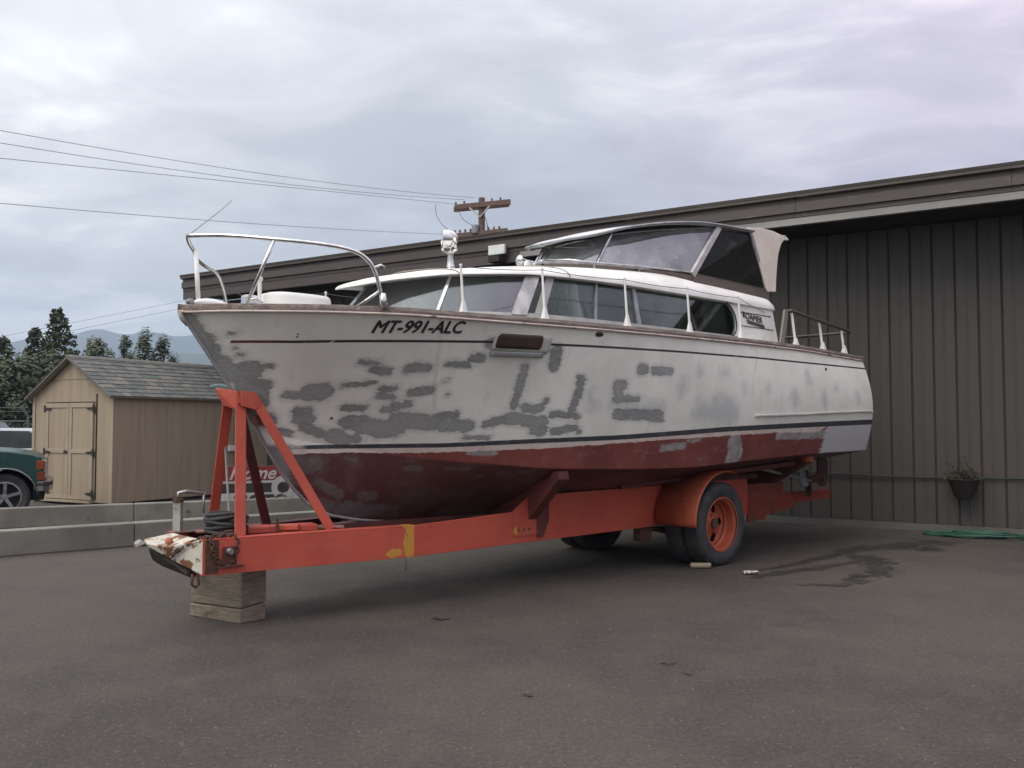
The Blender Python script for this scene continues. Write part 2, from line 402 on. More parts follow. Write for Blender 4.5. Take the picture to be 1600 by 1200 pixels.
MB().lim(XR, XL, -14, .02, -.0, .1).build('foundation', conc, wh)
pm = MB()   # one ribbed siding sheet
prof = [(0,-.016),(.010,0),(.125,0),(.134,.005),(.150,.005),(.159,0),(.272,0),(.282,-.016)]
pm.grid([[(x, y, .105) for x, y in prof], [(x, y, 4.46) for x, y in prof]])
p0 = pm.build('siding_panel', siding, wh, loc=(XR, 0, 0))
n = int((XL-XR)/.2951)
for i in range(1, n+1): share(p0, (XR+i*.2951, 0, 0))
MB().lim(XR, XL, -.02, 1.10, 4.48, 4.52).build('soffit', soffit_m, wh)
L0 = XR; k0 = 0
fl = MB().prism([(1.10,4.54),(1.16,4.54),(1.16,4.60),(1.20,4.61),(1.20,4.74),(1.17,4.75),(1.17,4.80),(1.24,4.82),(1.24,4.87),(1.10,4.87)], 0, 2.727, axis='X')
f0 = fl.build('fascia_board', fascia_m, wh, loc=(L0, 0, 0))
for i in range(1, 11): share(f0, (L0 + 2.7318*i, 0, 0))
MB().prism([(1.17,4.81),(1.245,4.86),(1.26,4.90),(1.245,4.905),(-13.8,4.95),(-13.8,4.88),(1.0,4.875)], XR, XL+.0, axis='X').build('roof', M('roof metal', (.10,.085,.075), (.08,.07,.06), 1, .5), wh)
MB().lim(XR, 6.1, 1.06, 1.15, 4.435, 4.535).build('trim_strip', strip_m, wh)
MB().lim(6.104, XL, 1.06, 1.15, 4.36, 4.535).build('trim_strip', fascia_m, wh)
MB().lim(14.75, 14.93, .86, 1.02, 4.16, 4.476).build('downspout', strip_m, wh)
MB().lim(14.70, 14.98, .55, 1.05, 3.95, 4.155).build('downspout', dull_metal, wh)
fl_ = thing('flood_light', 'pale square flood light fixed under the brown eave', 'flood light', Vector(BO) + Matrix.Rotation(BR, 3, 'Z') @ Vector((6.48, 1.27, 4.50)), BR)
MB().box((0, .02, .075), (.34, .05, .17)).build('lens', M('frosted lens', (.72,.74,.72), (.55,.58,.56), 3, .3), fl_, bevel=.01)
MB().box((0, -.045, .08), (.30, .08, .15)).build('housing', galv, fl_, bevel=.01)
MB().box((0.02, .0, -.08), (.22, .2, .12)).build('bracket', soffit_m, fl_)
al = thing('alarm_box', 'small red alarm box at the top right under the eave', 'alarm box', Vector(BO) + Matrix.Rotation(BR, 3, 'Z') @ Vector((-1.50, .06, 4.20)), BR)
MB().box((0, 0, .09), (.12, .09, .26)).build('body', M('alarm red', (.35,.03,.03), (.3,.02,.02), 3, .5), al, bevel=.01)
MB().lathe([(.0,.12),(.035,.11),(.045,.09),(.045,.06)], 16, 'Y', (0, -.0, .14)).build('dome', dull_metal, al, smooth=True)
# cable along the wall
Wp = lambda x, y, z: tuple(Vector(BO) + Matrix.Rotation(BR, 3, 'Z') @ Vector((x, y, z)))
random.seed(3)
pts = []
for i in range(61):
    x = 3.4 - i*.1; pts.append(Wp(x, .035 + random.uniform(0,.01), .79 - .02*math.sin((x-1.3)*1.3)**2 + random.uniform(-.004,.004) + (.015 if x > 1.2 else 0)))
tag(MB().tube(pts, .014, 6).build('cable', M('dark cable', (.02,.03,.025), (.03,.04,.03), 20, .7), smooth=True), 'dark cable strung low along the brown siding', 'cable')
# hanging basket
hb = thing('hanging_planter', 'dark hanging basket with a withered plant on the brown wall', 'planter', Wp(-.63, .25, .50), BR)
hb.scale = (1.30, 1.30, 1.36)
MB().lathe([(.0,0),(.07,.0),(.10,.03),(.155,.19),(.165,.20),(.15,.205),(.13,.19)], 20, 'Z').build('basket', M('dark basket', (.018,.014,.013), (.03,.02,.018), 20, .9, bump=.5), hb, smooth=35)
b = MB(); random.seed(9)
for i in range(260):
    a = random.uniform(0, 6.28); rr = random.uniform(0, .21); x = rr*math.cos(a)*1.25; y = rr*math.sin(a)*.7; z = .2 + random.uniform(0, .16)*random.random() + (.06 if random.random() < .2 else 0)
    s_ = random.uniform(.012, .028); b.box((x, y, z), (s_, s_*.8, .003), random.uniform(0,3), random.uniform(-1,1), random.uniform(-1,1))
b.build('leaves', M('dark leaves', (.05,.035,.03), (.03,.05,.02), 30, .8), hb)
b = MB()
for i in range(18):
    a = random.uniform(0, 6.28); b.tube([(0.03*math.cos(a), .03*math.sin(a), .18), (.09*math.cos(a), .06*math.sin(a), .27), (.2*math.cos(a), .1*math.sin(a), random.uniform(.22,.36))], .0025, 4)
b.build('stem', M('dead stems', (.12,.05,.05), (.08,.06,.04), 30, .8), hb)
MB().tube([(0,-.17,.42),(0,-.12,.44),(0,-.02,.42),(0,0,.40)], .004, 6).tube([(.14,0,.2),(0,0,.40)], .0015, 4).tube([(-.14,0,.2),(0,0,.40)], .0015, 4).build('hanger', black_paint, hb)

# green hose coil at the wall foot
def coil(name, label, cat, c, rad, n, r, m, seed=1, ex=1.0, rz=0):
    random.seed(seed); pts = []; rot = Matrix.Rotation(rz, 3, 'Z')
    for lp in range(n):
        k = random.uniform(.25, 1.15); ox, oy = random.uniform(-.12,.12)*ex, random.uniform(-.05,.05); ph = random.uniform(0, 6); zz = r + (lp % 4)*r*1.3
        for i in range(20):
            a = i/20*6.283; rr = rad*k*(1 + .10*math.sin(2*a+ph) + .06*math.sin(3*a+ph*2))
            pts.append(rot @ Vector((ox + rr*math.cos(a)*ex, oy + rr*math.sin(a), zz + .012*max(0, math.sin(a*1.5+ph)))) + Vector(c))
    sm = [sum((pts[min(max(i+j,0),len(pts)-1)] for j in (-2,-1,0,1,2)), Vector())/5 for i in range(len(pts))]
    return tag(MB().tube(sm, r, 7).build(name, m, smooth=True), label, cat)
green_h = M('green hose', (.018,.085,.055), (.014,.06,.042), 15, .5)
coil('garden_hose', 'green garden hose lying in a long flat coil by the wall', 'hose', Wp(-.72, .40, .0), .24, 11, .012, green_h, 4, 2.1, BR)
coil('garden_hose', 'end loops of green hose at the far right edge by the wall', 'hose', Wp(-1.78, .38, .0), .16, 5, .011, green_h, 7, 2.2, BR)

# ================= UTILITY POLE AND LINES =================
pw = M('pole wood', (.16,.10,.075), (.10,.065,.05), 3, .85, bump=.4, bs=12, stretch=(6,6,1))
PX, PY = -1.31, 38.0
pt = 1.55 + (662-306)*38/1386
up = thing('utility_pole', 'weathered wooden utility pole rising behind the brown roof with double crossarms', 'utility pole', (PX, PY, 0))
MB().tube([(0,0,0),(0,0,pt)], [.2,.135], 12).build('pole', pw, up, smooth=40)
ad = Vector((.93, -.37, 0)).normalized(); an = Vector((ad.y, -ad.x, 0))
za = pt - .34
for i, s in enumerate((-1, 1)):
    off = an*(.17*s) + ad*(.10*s)
    MB().bar(tuple(off - ad*1.3 + Vector((0,0,za))), tuple(off + ad*1.3 + Vector((0,0,za))), .12, .22).build('crossarm', pw, up, bevel=.01)
for s in (-1, 1):
    MB().bar(tuple(ad*.48*s + an*.24 + Vector((0,0,za-.10))), tuple(an*.17 + Vector((0,0,za-.52))), .04, .06).build('brace', dull_metal, up)
for q in (-1.15, -.75, .55, .95):
    MB().lathe([(.0,.0),(.02,.0),(.02,.06),(.05,.07),(.055,.1),(.03,.12),(.045,.15),(.0,.17)], 12, 'Z', tuple(ad*q + an*.18 + Vector((0,0,za+.08)))).build('insulator', M('insulator glaze', (.10,.07,.06), (.14,.11,.1), 4, .3), up, smooth=True)
zb = 1.55 + (662-362)*38/1386
for i, s in enumerate((-1, 1)):
    off = an*(.17*s) + ad*(.12*s)
    MB().bar(tuple(off - ad*1.35 + Vector((0,0,zb-.06))), tuple(off + ad*1.15 + Vector((0,0,zb-.02))), .12, .2).build('crossarm', pw, up, bevel=.01)
for q in (-1.2, -.95, -.7, -.45, .4, .65, .9):
    MB().lathe([(0,0),(.025,0),(.045,.06),(.05,.1),(.03,.14),(0,.15)], 10, 'Z', tuple(ad*q + an*.18 + Vector((0,0,zb+.05)))).build('insulator', pw, up, smooth=True)
MB().lathe([(0,0),(.14,.0),(.15,.04),(.15,.34),(.12,.38),(0,.40)], 16, 'Z', (-.28,-.15,zb-.05)).build('transformer', galv, up, smooth=35)
def drop(ps, name='jumper_wire'):
    MB().tube(ps, .012, 5).build(name, wire_m, up)
def bez(a, b, c, d, n=14):
    a, b, c, d = map(Vector, (a, b, c, d)); return [a*(1-t)**3 + b*3*t*(1-t)**2 + c*3*t*t*(1-t) + d*t**3 for t in [i/n for i in range(n+1)]]
lx = lambda px, y, dy=0: Vector(((px-800)/1386*(38+dy) - PX, dy, 1.55 + (662-y)*(38+dy)/1386))
drop(bez(lx(680,315,.5), lx(676,335,.5), lx(690,350,.3), lx(698,355,.2)))
drop(bez(lx(716,325), lx(722,348), lx(735,345), lx(746,355)))
drop(bez(lx(757,336), lx(762,345), lx(760,350), lx(762,360)))
drop([lx(758,337), lx(764,360)])
WIRE_TAB = [((-13.913, 20.0, 8.66), (-1.607, 38.0, 11.32), 0.25, 'highest power line running from the pole top to the upper left'), ((-13.903, 20.0, 8.334), (-2.05, 38.0, 11.236), 0.263, 'second power line from the top on the left'), ((-13.887, 20.0, 7.829), (-2.437, 38.0, 11.04), 0.0, 'third power line from the top on the left'), ((-13.855, 20.0, 6.766), (-2.987, 38.0, 9.727), 0.113, 'lowest separate power line passing above the bow'), ((-30.919, 45.0, 4.996), (-9.152, 45.0, 9.321), 0.0, 'upper thin distant wire low above the mountains'), ((-30.906, 45.0, 4.573), (-9.149, 45.0, 8.992), 0.013, 'lower thin distant wire low above the mountains')]
for i, (a, c, sg, lab) in enumerate(WIRE_TAB):
    a = Vector(a); c = Vector(c); pts = []
    for j in range(31):
        t = j/30; v = a.lerp(c, t); v.z -= sg*4*t*(1-t); pts.append(v)
    tag(MB().tube(pts, .0085 if i < 4 else .008, 5).build('power_line', line_m), lab, 'power line', 'overhead wires')


# ================= LEFT SIDE: LOW WALLS, SHED, BANNER =================
def low_wall(label, a, b, h0, h1, th, m, seed, group=None):
    a = Vector(a); b = Vector(b); d = (b-a).normalized(); nn = Vector((-d.y, d.x, 0)); L = (b-a).length
    t_ = thing('concrete_wall', label, 'low wall', a, math.atan2(d.y, d.x), group)
    n = max(1, round(L/3.0)); 
    for i in range(n):
        x0 = L*i/n + .004; x1 = L*(i+1)/n - .004; q0 = h0 + (h1-h0)*i/n; q1 = h0 + (h1-h0)*(i+1)/n
        MB().add([(x0,0,0),(x1,0,0),(x1,th,0),(x0,th,0),(x0,.0,q0),(x1,.0,q1),(x1,th,q1),(x0,th,q0)], [(0,1,2,3),(4,5,6,7),(0,1,5,4),(1,2,6,5),(2,3,7,6),(3,0,4,7)]).build('wall_section', m, t_, bevel=.015)
    return t_
conc_l = M('low wall concrete', (.205,.195,.165), (.145,.138,.118), 1.7, .92, bump=.5, bs=40, c3=(.10,.095,.08), s3=4.5, t3=.63)
low_wall('front low concrete wall with pale top edge left of the trailer', (-9.2,7.94,0), (-2.55,12.95,0), .31, .29, .22, conc_l, 1)
low_wall('rear low concrete wall in front of the shed and pickup', (-13.4,10.25,0), (-3.4,15.15,0), .30, .30, .2, conc_l, 2)
MB_edge = M('pale coping', (.50,.49,.45), (.38,.37,.34), 3, .8)

SR = math.atan2(.475, -.88); SO = (-7.459, 16.628, 0)
sh_ = thing('garden_shed', 'tan wooden garden shed with double doors and grey shingle roof', 'shed', SO, SR)
tan = M('tan plywood', (.355,.285,.205), (.30,.24,.17), 1.1, .8, bump=.15, bs=20, stretch=(6,6,.4), c3=(.30,.235,.16), s3=2.5, t3=.66)
tan_trim = M('tan trim', (.37,.305,.225), (.32,.26,.19), 2, .75)
W_, Ls, He, Ha = 2.41, 4.9, 2.12, 2.86
# plywood sheets on the side (grooved) and gable
for i in range(4):
    y1 = -Ls*i/4; y0 = -Ls*(i+1)/4 + .006
    b = MB(); b.lim(0.0, .03, y0, y1, .06, He); b.build('wall_panel', tan, sh_)
    for g in range(3):
        pass
bt = MB().lim(-.006, .0, -.06, .06, .07, He-.01).build('wall_batten', tan, sh_, loc=(0, -Ls*.5/16, 0))
for i in range(1, 16): share(bt, (0, -Ls*(i+.5)/16, 0))
MB().lim(W_-.03, W_, -Ls, 0, .06, He).build('wall_panel', tan, sh_)
MB().lim(.032, W_-.032, -Ls, -Ls+.03, .06, He).build('wall_panel', tan, sh_)
hm = W_/2
MB().prism([(.032,.06),(W_-.032,.06),(W_-.032,He),(hm+.62,2.4),(hm-.62,2.4),(.032,He)], -.03, 0).build('wall_panel', tan, sh_)
MB().prism([(hm-.615,2.408),(hm+.615,2.408),(hm,Ha-.06)], -.03, 0.004).build('gable', tan, sh_)
MB().lim(.03, W_-.03, -Ls+.04, -.04, .0, .06).build('floor', dark_int, sh_)
for x in (-.004, W_-.076): MB().lim(x, x+.08, 0.001, .02, .05, He).build('corner_board', tan_trim, sh_)
# doors
hinge_m = M('black hinge', (.015,.015,.015), (.03,.025,.02), 20, .6)
def shed_door(x0, x1, hinge_left, handle):
    d = MB().lim(x0, x1, .002, .022, .10, 1.95).build('door', tan, sh_)
    for za_, zb_ in ((.10,.17),(.98,1.06),(1.86,1.95)): MB().lim(x0+.001, x1-.001, .0225, .038, za_+.001, zb_-.001).build('rail', tan_trim, d, bevel=.003)
    for xa, xb in ((x0,x0+.09),(x1-.09,x1)):
        for za_, zb_ in ((.172,.978),(1.062,1.858)): MB().lim(xa+.001, xb-.001, .0225, .038, za_, zb_).build('stile', tan_trim, d, bevel=.003)
    hx = x1 if hinge_left else x0; s = -1 if hinge_left else 1
    for z in (.22, 1.0, 1.84):
        MB().prism([(hx-s*.045,z-.07),(hx+s*.005,z-.07),(hx+s*.005,z-.03),(hx+s*.17,z-.012),(hx+s*.17,z+.012),(hx+s*.005,z+.03),(hx+s*.005,z+.07),(hx-s*.045,z+.07)], .040, .050).build('hinge', hinge_m, d)
    if handle: MB().prism([(handle-.05,.995),(handle+.05,.975),(handle+.05,1.045),(handle-.05,1.015)], .040, .06).build('handle', hinge_m, d)
shed_door(1.262, 1.97, True, 1.32)
shed_door(.55, 1.255, False, None)
MB().lim(.47, .485, .002, .02, .10, 2.12).build('door_trim', hinge_m, sh_)
MB().lim(.53, 2.0, .002, .10, .045, .085).build('door_sill', tan_trim, sh_)
MB().lim(.53, 1.99, .002, .014, 1.957, 1.972).build('door_trim', hinge_m, sh_)
# roof: deck sheets and shingles
slope = math.hypot(hm+.08, Ha-He+.05)
ang = math.atan2(Ha-He, hm)
def roof_side(sgn):
    x0 = hm; xe = hm - sgn*(hm+.10); ze = Ha - (hm+.10)*math.tan(ang)
    nx, nz = -sgn*math.sin(ang), math.cos(ang)
    q = [(x0, .14, Ha), (xe, .14, ze), (xe, -Ls-.12, ze), (x0, -Ls-.12, Ha)]
    b = MB(); b.add(q + [(a - nx*.03, c, e_ - nz*.03) for a, c, e_ in q], [(0,1,2,3),(7,6,5,4),(0,4,5,1),(1,5,6,2),(2,6,7,3),(3,7,4,0)])
    return b.build('roof_deck', tan_trim, sh_), x0, xe, ze, nx, nz
sh_m = [M('shingle grey', (.15,.15,.135), (.11,.11,.10), 8, .95, bump=.5, bs=200), M('shingle tan', (.19,.17,.14), (.15,.14,.12), 8, .95, bump=.5, bs=200), M('shingle slate', (.075,.085,.085), (.10,.11,.105), 8, .95, bump=.5, bs=200)]
random.seed(21)
for sgn in (1, -1):
    dk, x0, xe, ze, nx, nz = roof_side(sgn)
    Lr = math.hypot(x0-xe, Ha-ze); rows = 10; ex = Lr/rows; du = Vector((x0-xe, 0, Ha-ze)).normalized()
    base = []
    for wv_ in (.30, .24, .17):
        b = MB(); t0, t1 = .012, .006
        P = [Vector((0,0,0)), Vector((0,wv_,0))]
        vs = [P[0]+Vector((nx,0,nz))*.001, P[1]+Vector((nx,0,nz))*.001, P[1]+du*(ex*1.05)+Vector((nx,0,nz))*.001, P[0]+du*(ex*1.05)+Vector((nx,0,nz))*.001]
        vs += [vs[0]+Vector((nx,0,nz))*.014, vs[1]+Vector((nx,0,nz))*.014, vs[2]+Vector((nx,0,nz))*.004, vs[3]+Vector((nx,0,nz))*.004]
        base.append((wv_, b.add(vs, [(0,3,2,1),(4,5,6,7),(0,1,5,4),(1,2,6,5),(2,3,7,6),(3,0,4,7)])))
    meshes = {}
    if sgn == 1:
        cnt = 0
        for r in range(rows):
            y = .15
            while y > -Ls-.12:
                wv_, mb = random.choice(base); mi = random.choice((0,0,0,0,1,2,2,2))
                y -= wv_ + .004
                if y < -Ls-.13: break
                key = (wv_, mi)
                loc = Vector((xe,0,ze)) + du*(ex*r - .002*(r % 2)) + Vector((0, y, 0)) + Vector((nx,0,nz))*random.uniform(0,.003)
                if key not in meshes: meshes[key] = mb.build('shingle', sh_m[mi], sh_, loc=tuple(loc))
                else: share(meshes[key], tuple(loc))
                cnt += 1
        print('shingles', cnt)
    else:
        b = MB()
        for r in range(rows):
            v0 = Vector((xe,0,ze)) + du*(ex*r); v1 = v0 + du*ex
            N = Vector((nx,0,nz))
            b.add([v0+N*.014+Vector((0,-Ls-.12,0)), v0+N*.014+Vector((0,.15,0)), v1+N*.003+Vector((0,.15,0)), v1+N*.003+Vector((0,-Ls-.12,0)), v0+N*.001+Vector((0,-Ls-.12,0)), v0+N*.001+Vector((0,.15,0))], [(0,1,2,3),(0,4,5,1)])
        tag(b.build('shingle_rows', sh_m[0], sh_), kind='stuff')
    MB().slab([(x0,.142,Ha+.012),(xe,.142,ze+.012),(xe,.142,ze-.045),(x0,.142,Ha-.045)], .02).build('barge_board', sh_m[0], sh_)
MB().prism([(hm-.10,Ha-.055+.02),(hm,Ha+.028),(hm+.10,Ha-.055+.02)], -Ls-.12, .145).build('ridge_cap', sh_m[0], sh_)
MB().box((-.035, -2.9, 1.02), (.07, .16, .12)).build('outlet_box', M('white plastic', (.75,.76,.76), (.7,.7,.7), 4, .4), sh_, bevel=.01)

# banner
bA = Vector((-4.80, 14.68, 0)); bB = Vector((-2.95, 15.60, 0)); bd = (bB-bA).normalized()
bn = thing('banner_sign', 'red white and black motor shop banner half hidden behind the bow stand', 'sign', bA, math.atan2(bd.y, bd.x))
white_b = M('banner white', (.42,.41,.38), (.34,.33,.31), 4, .6); red_b = M('banner red', (.22,.02,.025), (.17,.018,.02), 4, .6); blk_b = M('banner black', (.02,.02,.022), (.03,.03,.03), 4, .6)
MB().lim(0, 1.9, 0, .02, .10, .84).build('board', white_b, bn)
MB().lim(0.002, 1.9, -.003, -.001, .60, .84).build('red_band', red_b, bn)
MB().lim(0.002, 1.9, -.003, -.001, .40, .555).build('black_band', blk_b, bn)
for p in (.05, 1.0, 1.85): MB().lim(p-.02, p+.02, .022, .06, 0, .8).build('post', rail_wood, bn)
def text_mesh(txt, size, off=0, shear=0, extr=0, space=1.0):
    c = bpy.data.curves.new('t', 'FONT'); c.body = txt; c.size = size; c.offset = off; c.shear = shear; c.extrude = extr; c.space_character = space
    c.resolution_u = 4
    o = bpy.data.objects.new('t', c); COL.objects.link(o); bpy.context.view_layer.update()
    me = bpy.data.meshes.new_from_object(o.evaluated_get(bpy.context.evaluated_depsgraph_get()))
    bpy.data.objects.remove(o); return me
def text_part(name, txt, size, m, parent, loc, rot, off=0, shear=0, extr=.001):
    me = text_mesh(txt, size, off, shear, extr); me.materials.clear(); me.materials.append(m); me.name = name
    o = bpy.data.objects.new(name, me); COL.objects.link(o); o.parent = parent; o.location = loc; o.rotation_euler = rot; return o
text_part('lettering', 'Home', .30, white_b, bn, (.12,-.006,.625), (R_(90),0,0), .006, .35)
text_part('lettering', 'MOTO', .30, blk_b, bn, (.20,-.006,.145), (R_(90),0,0), .012, .0)
MB().lathe([(.10,.0),(.20,.0),(.20,.002),(.10,.002)], 28, 'Y', (1.02,-.007,.47)).build('swirl', white_b, bn)
MB().lathe([(.06,.0),(.085,.0),(.085,.002),(.06,.002)], 28, 'Y', (1.02,-.012,.47)).build('swirl', blk_b, bn)

# white rock on the lot
b = MB(); random.seed(2)
b.lathe([(0,0),(.05,.0),(.062,.03),(.05,.065),(.02,.08),(0,.082)], 9, 'Z')
b.v = [(x*random.uniform(.8,1.3), y*random.uniform(.8,1.2), z*random.uniform(.85,1.15)) for x, y, z in b.v]
tag(b.build('rock', M('pale rock', (.48,.46,.42), (.36,.35,.32), 12, .9), loc=(-4.72, 11.3, 0), smooth=False), 'pale fist sized rock on asphalt near the front low wall', 'rock')

# ================= BOAT AND TRAILER FRAME =================
BOATR = R_(223); BORG = (1.556, 10.54, 0)
# ---- hull lines (boat frame: +x bow, +y port, z up) ----
SHEER = [(5.58,0,2.405),(5.53,.085,2.41),(5.3,.33,2.41),(5.08,.50,2.41),(4.8,.68,2.415),(4.2,.96,2.42),(3.4,1.2,2.405),(2.4,1.38,2.40),(1.2,1.45,2.405),(0,1.45,2.41),(-1.2,1.42,2.41),(-2.93,1.30,2.38)]
CHINE = [(4.95,0,1.53),(4.72,.035,1.435),(4.284,.15,1.355),(3.92,.32,1.30),(3.28,.66,1.213),(2.53,.95,1.142),(1.56,1.16,1.112),(.72,1.25,1.106),(-.33,1.30,1.155),(-1.66,1.31,1.196),(-3.02,1.28,1.206)]
KEEL = [(4.95,0,1.53),(4.766,0,1.21),(4.606,0,1.008),(4.461,0,.872),(4.293,0,.775),(3.971,0,.708),(3.7,0,.677),(3.156,0,.66),(2.5,0,.66),(1.0,0,.70),(-1,0,.84),(-2.98,0,.95)]
BULGE = [(5.6,0),(5.0,-.02),(4.2,-.05),(3.2,-.03),(2.0,.02),(0.5,.07),(-1.5,.11),(-3.1,.12)]
NS, NT, NB = 400, 64, 30
def _smooth(a, k):
    n = len(a); pad = np.concatenate([2*a[0]-a[k:0:-1], a, 2*a[-1]-a[-2:-k-2:-1]])
    w = np.hanning(2*k+1); w /= w.sum()
    r = np.convolve(pad, w, 'valid'); r[0] = a[0]; r[-1] = a[-1]; return r
def _line(pts, k=9):
    pts = np.array(pts, float); x = np.linspace(pts[0,0], pts[-1,0], NS)
    y = np.interp(-x, -pts[:,0], pts[:,1]); z = np.interp(-x, -pts[:,0], pts[:,2])
    return np.stack([x, _smooth(y,k), _smooth(z,k)], 1)
def hull_grids():
    sh, ch, ke = _line(SHEER, 14), _line(CHINE, 12), _line(KEEL, 5)
    sh[:,1] = np.maximum(sh[:,1], 0); ch[:,1] = np.maximum(ch[:,1], 0)
    B = np.array(BULGE, float)
    t = np.linspace(0, 1, NT)[None,:,None]
    top = sh[:,None,:]*(1-t) + ch[:,None,:]*t
    bl = np.interp(-top[:,:,0], -B[:,0], B[:,1])
    top[:,:,1] += bl*np.sin(np.pi*t[:,:,0])
    top[:,:,1] = np.maximum(top[:,:,1], 0.0)
    t = np.linspace(0, 1, NB)[None,:,None]
    bot = ch[:,None,:]*(1-t) + ke[:,None,:]*t
    bot[:,:,1] += .05*np.sin(np.pi*t[:,:,0])*np.minimum(1, ch[:,None,1]*2)
    return top, bot, sh, ch, ke

GREY = [(4.36,2.044,4.22,2.04,0.021),(4.23,1.99,4.12,1.973,0.033),(3.99,2.005,3.84,2.013,0.037),(3.7,2.042,3.52,2.047,0.027),(3.51,2.097,3.43,2.102,0.038),(4.41,1.863,4.3,1.874,0.024),(4.3,1.874,4.19,1.886,0.024),(4.79,1.779,4.71,1.774,0.034),(4.63,1.806,4.53,1.807,0.071),(4.13,1.835,4.02,1.836,0.026),(4.12,1.773,4.02,1.771,0.027),(3.89,1.808,3.76,1.829,0.04),(4.34,1.682,4.19,1.68,0.028),(4.04,1.668,3.96,1.684,0.034),(3.98,1.701,3.87,1.711,0.03),(3.68,1.903,3.64,1.919,0.009),(3.61,1.797,3.61,1.797,0.016),(4.67,1.652,4.59,1.652,0.042),(4.66,1.587,4.55,1.58,0.039),(4.6,1.534,4.45,1.461,0.042),(4.35,1.454,4.27,1.413,0.06),(4.24,1.413,4.17,1.419,0.038),(4.28,1.567,4.17,1.567,0.06),(4.16,1.534,3.9,1.507,0.07),(3.92,1.574,3.65,1.561,0.071),(3.67,1.602,3.49,1.629,0.033),(3.57,1.54,3.36,1.526,0.055),(4.01,1.452,3.9,1.466,0.03),(3.36,1.425,3.16,1.424,0.024),(3.22,1.547,3.11,1.575,0.036),(5.12,1.987,5.07,1.988,0.053),(5.09,1.852,4.97,1.828,0.064),(5.01,1.739,4.94,1.727,0.058),(4.96,1.599,4.86,1.573,0.062),(4.81,1.495,4.68,1.469,0.029),(5.03,2,4.95,2.001,0.019),(5.07,1.726,5.02,1.644,0.09),(5.54,2.378,5.4,2.202,0.032),(5.4,2.202,5.27,2.023,0.042),(5.27,2.023,5.19,1.938,0.063),(5.28,2.242,5.24,2.248,0.014),(5.35,2.22,5.34,2.216,0.007),(5.31,2.143,5.31,2.125,0.015),(5.22,2.137,5.22,2.137,0.015),(5.18,2.084,5.15,2.081,0.019),(5.13,2.012,5.05,2.012,0.033),(5.02,2,4.95,1.995,0.016),(5.16,1.95,5.04,1.951,0.05),(5.05,1.865,4.96,1.84,0.064),(5.38,2.214,5.35,2.178,0.015),(3.41,2.226,3.36,2.228,0.038),(2.75,2.181,2.74,2.059,0.059),(3.02,2.035,3.02,1.87,0.04),(3.02,1.87,3.02,1.71,0.037),(2.92,1.688,2.77,1.689,0.037),(2.76,1.72,2.73,1.759,0.027),(2.43,1.952,2.42,1.803,0.044),(2.47,1.975,2.39,1.953,0.019),(2.44,1.795,2.45,1.676,0.041),(2.65,1.627,2.41,1.625,0.03),(2.38,1.612,2.38,1.612,0.032),(3.16,1.564,3.03,1.603,0.043),(3.03,1.595,2.72,1.564,0.056),(2.77,1.501,2.71,1.486,0.06),(2.59,1.477,2.38,1.513,0.038),(2.33,1.484,2.32,1.481,0.027),(3.21,1.549,3.15,1.549,0.028),(1.74,2.059,1.69,2.061,0.057),(1.57,2.06,1.34,2.06,0.046),(2.02,1.907,1.93,1.909,0.043),(2.01,1.907,1.96,1.794,0.054),(2.01,1.785,1.73,1.781,0.033),(1.95,1.639,1.41,1.634,0.054),(1.52,1.582,1.35,1.583,0.02)]
PALE = [(2.29,1.805,2.28,1.757,0.045),(1.13,1.947,1.15,1.877,0.066),(0.89,2.077,0.88,2.078,0.049),(0.52,2.073,0.43,2.077,0.04),(0.82,1.673,0.28,1.659,0.112),(2.25,1.725,2.21,1.71,0.045),(0.13,1.958,0.11,1.94,0.034),(2.04,1.728,1.36,1.719,0.037),(1.63,1.75,1.39,1.736,0.037),(0.62,1.8,0.31,1.769,0.055),(0.5,2.078,0.47,2.076,0.037),(-0.31,1.941,-0.35,1.939,0.034),(-1.2,2.114,-1.22,2.055,0.057),(-0.89,1.884,-0.93,1.798,0.066),(-1.58,1.869,-1.62,1.809,0.069),(-2.52,1.906,-2.55,1.842,0.062),(0.14,1.949,0.12,1.916,0.033),(0.44,1.696,0.27,1.657,0.093),(-1.91,1.986,-1.94,1.979,0.047)]
LOW = [(1.28,1.307,0.97,1.332,0.036),(0.16,1.351,0.06,1.221,0.107),(0.15,1.18,0.12,1.158,0.086),(-0.67,1.418,-1.77,1.421,0.047),(0.93,1.382,0.75,1.384,0.016),(3.28,1.298,3.06,1.295,0.022),(3.73,1.162,3.61,1.157,0.023),(3.42,1.154,3.23,1.151,0.015),(4.02,0.928,3.91,0.923,0.037),(4.13,0.839,3.9,0.774,0.05),(3.9,0.774,3.61,0.72,0.031),(3.87,0.826,3.64,0.796,0.024),(3.17,0.729,3.06,0.741,0.025),(3.12,1.083,3.05,1.081,0.012),(4.21,1.257,4.12,1.239,0.02),(2.78,1.119,2.64,1.112,0.016),(4.74,1.25,4.43,1.221,0.055),(4.6,1.17,4.47,1.155,0.031),(4.4,1.052,4.21,0.942,0.041),(4.53,1.023,4.47,1.021,0.028),(4.38,0.857,4.13,0.809,0.057),(4.25,0.804,3.99,0.753,0.04),(4.77,1.382,4.61,1.314,0.055),(4.78,1.317,4.69,1.227,0.044),(4.68,1.128,4.59,1.058,0.033)]
STRIPE = [(5.27, 2.183), (4.86, 2.188), (4.43, 2.205), (3.47, 2.233), (2.56, 2.242), (1.43, 2.252), (-0.11, 2.26), (-1.21, 2.258), (-2.69, 2.265)]
BOOT = [(4.61, 1.354), (3.52, 1.362), (2.72, 1.395), (1.91, 1.418), (1.13, 1.455), (0.4, 1.49), (-0.57, 1.518), (-1.53, 1.542), (-2.66, 1.566)]
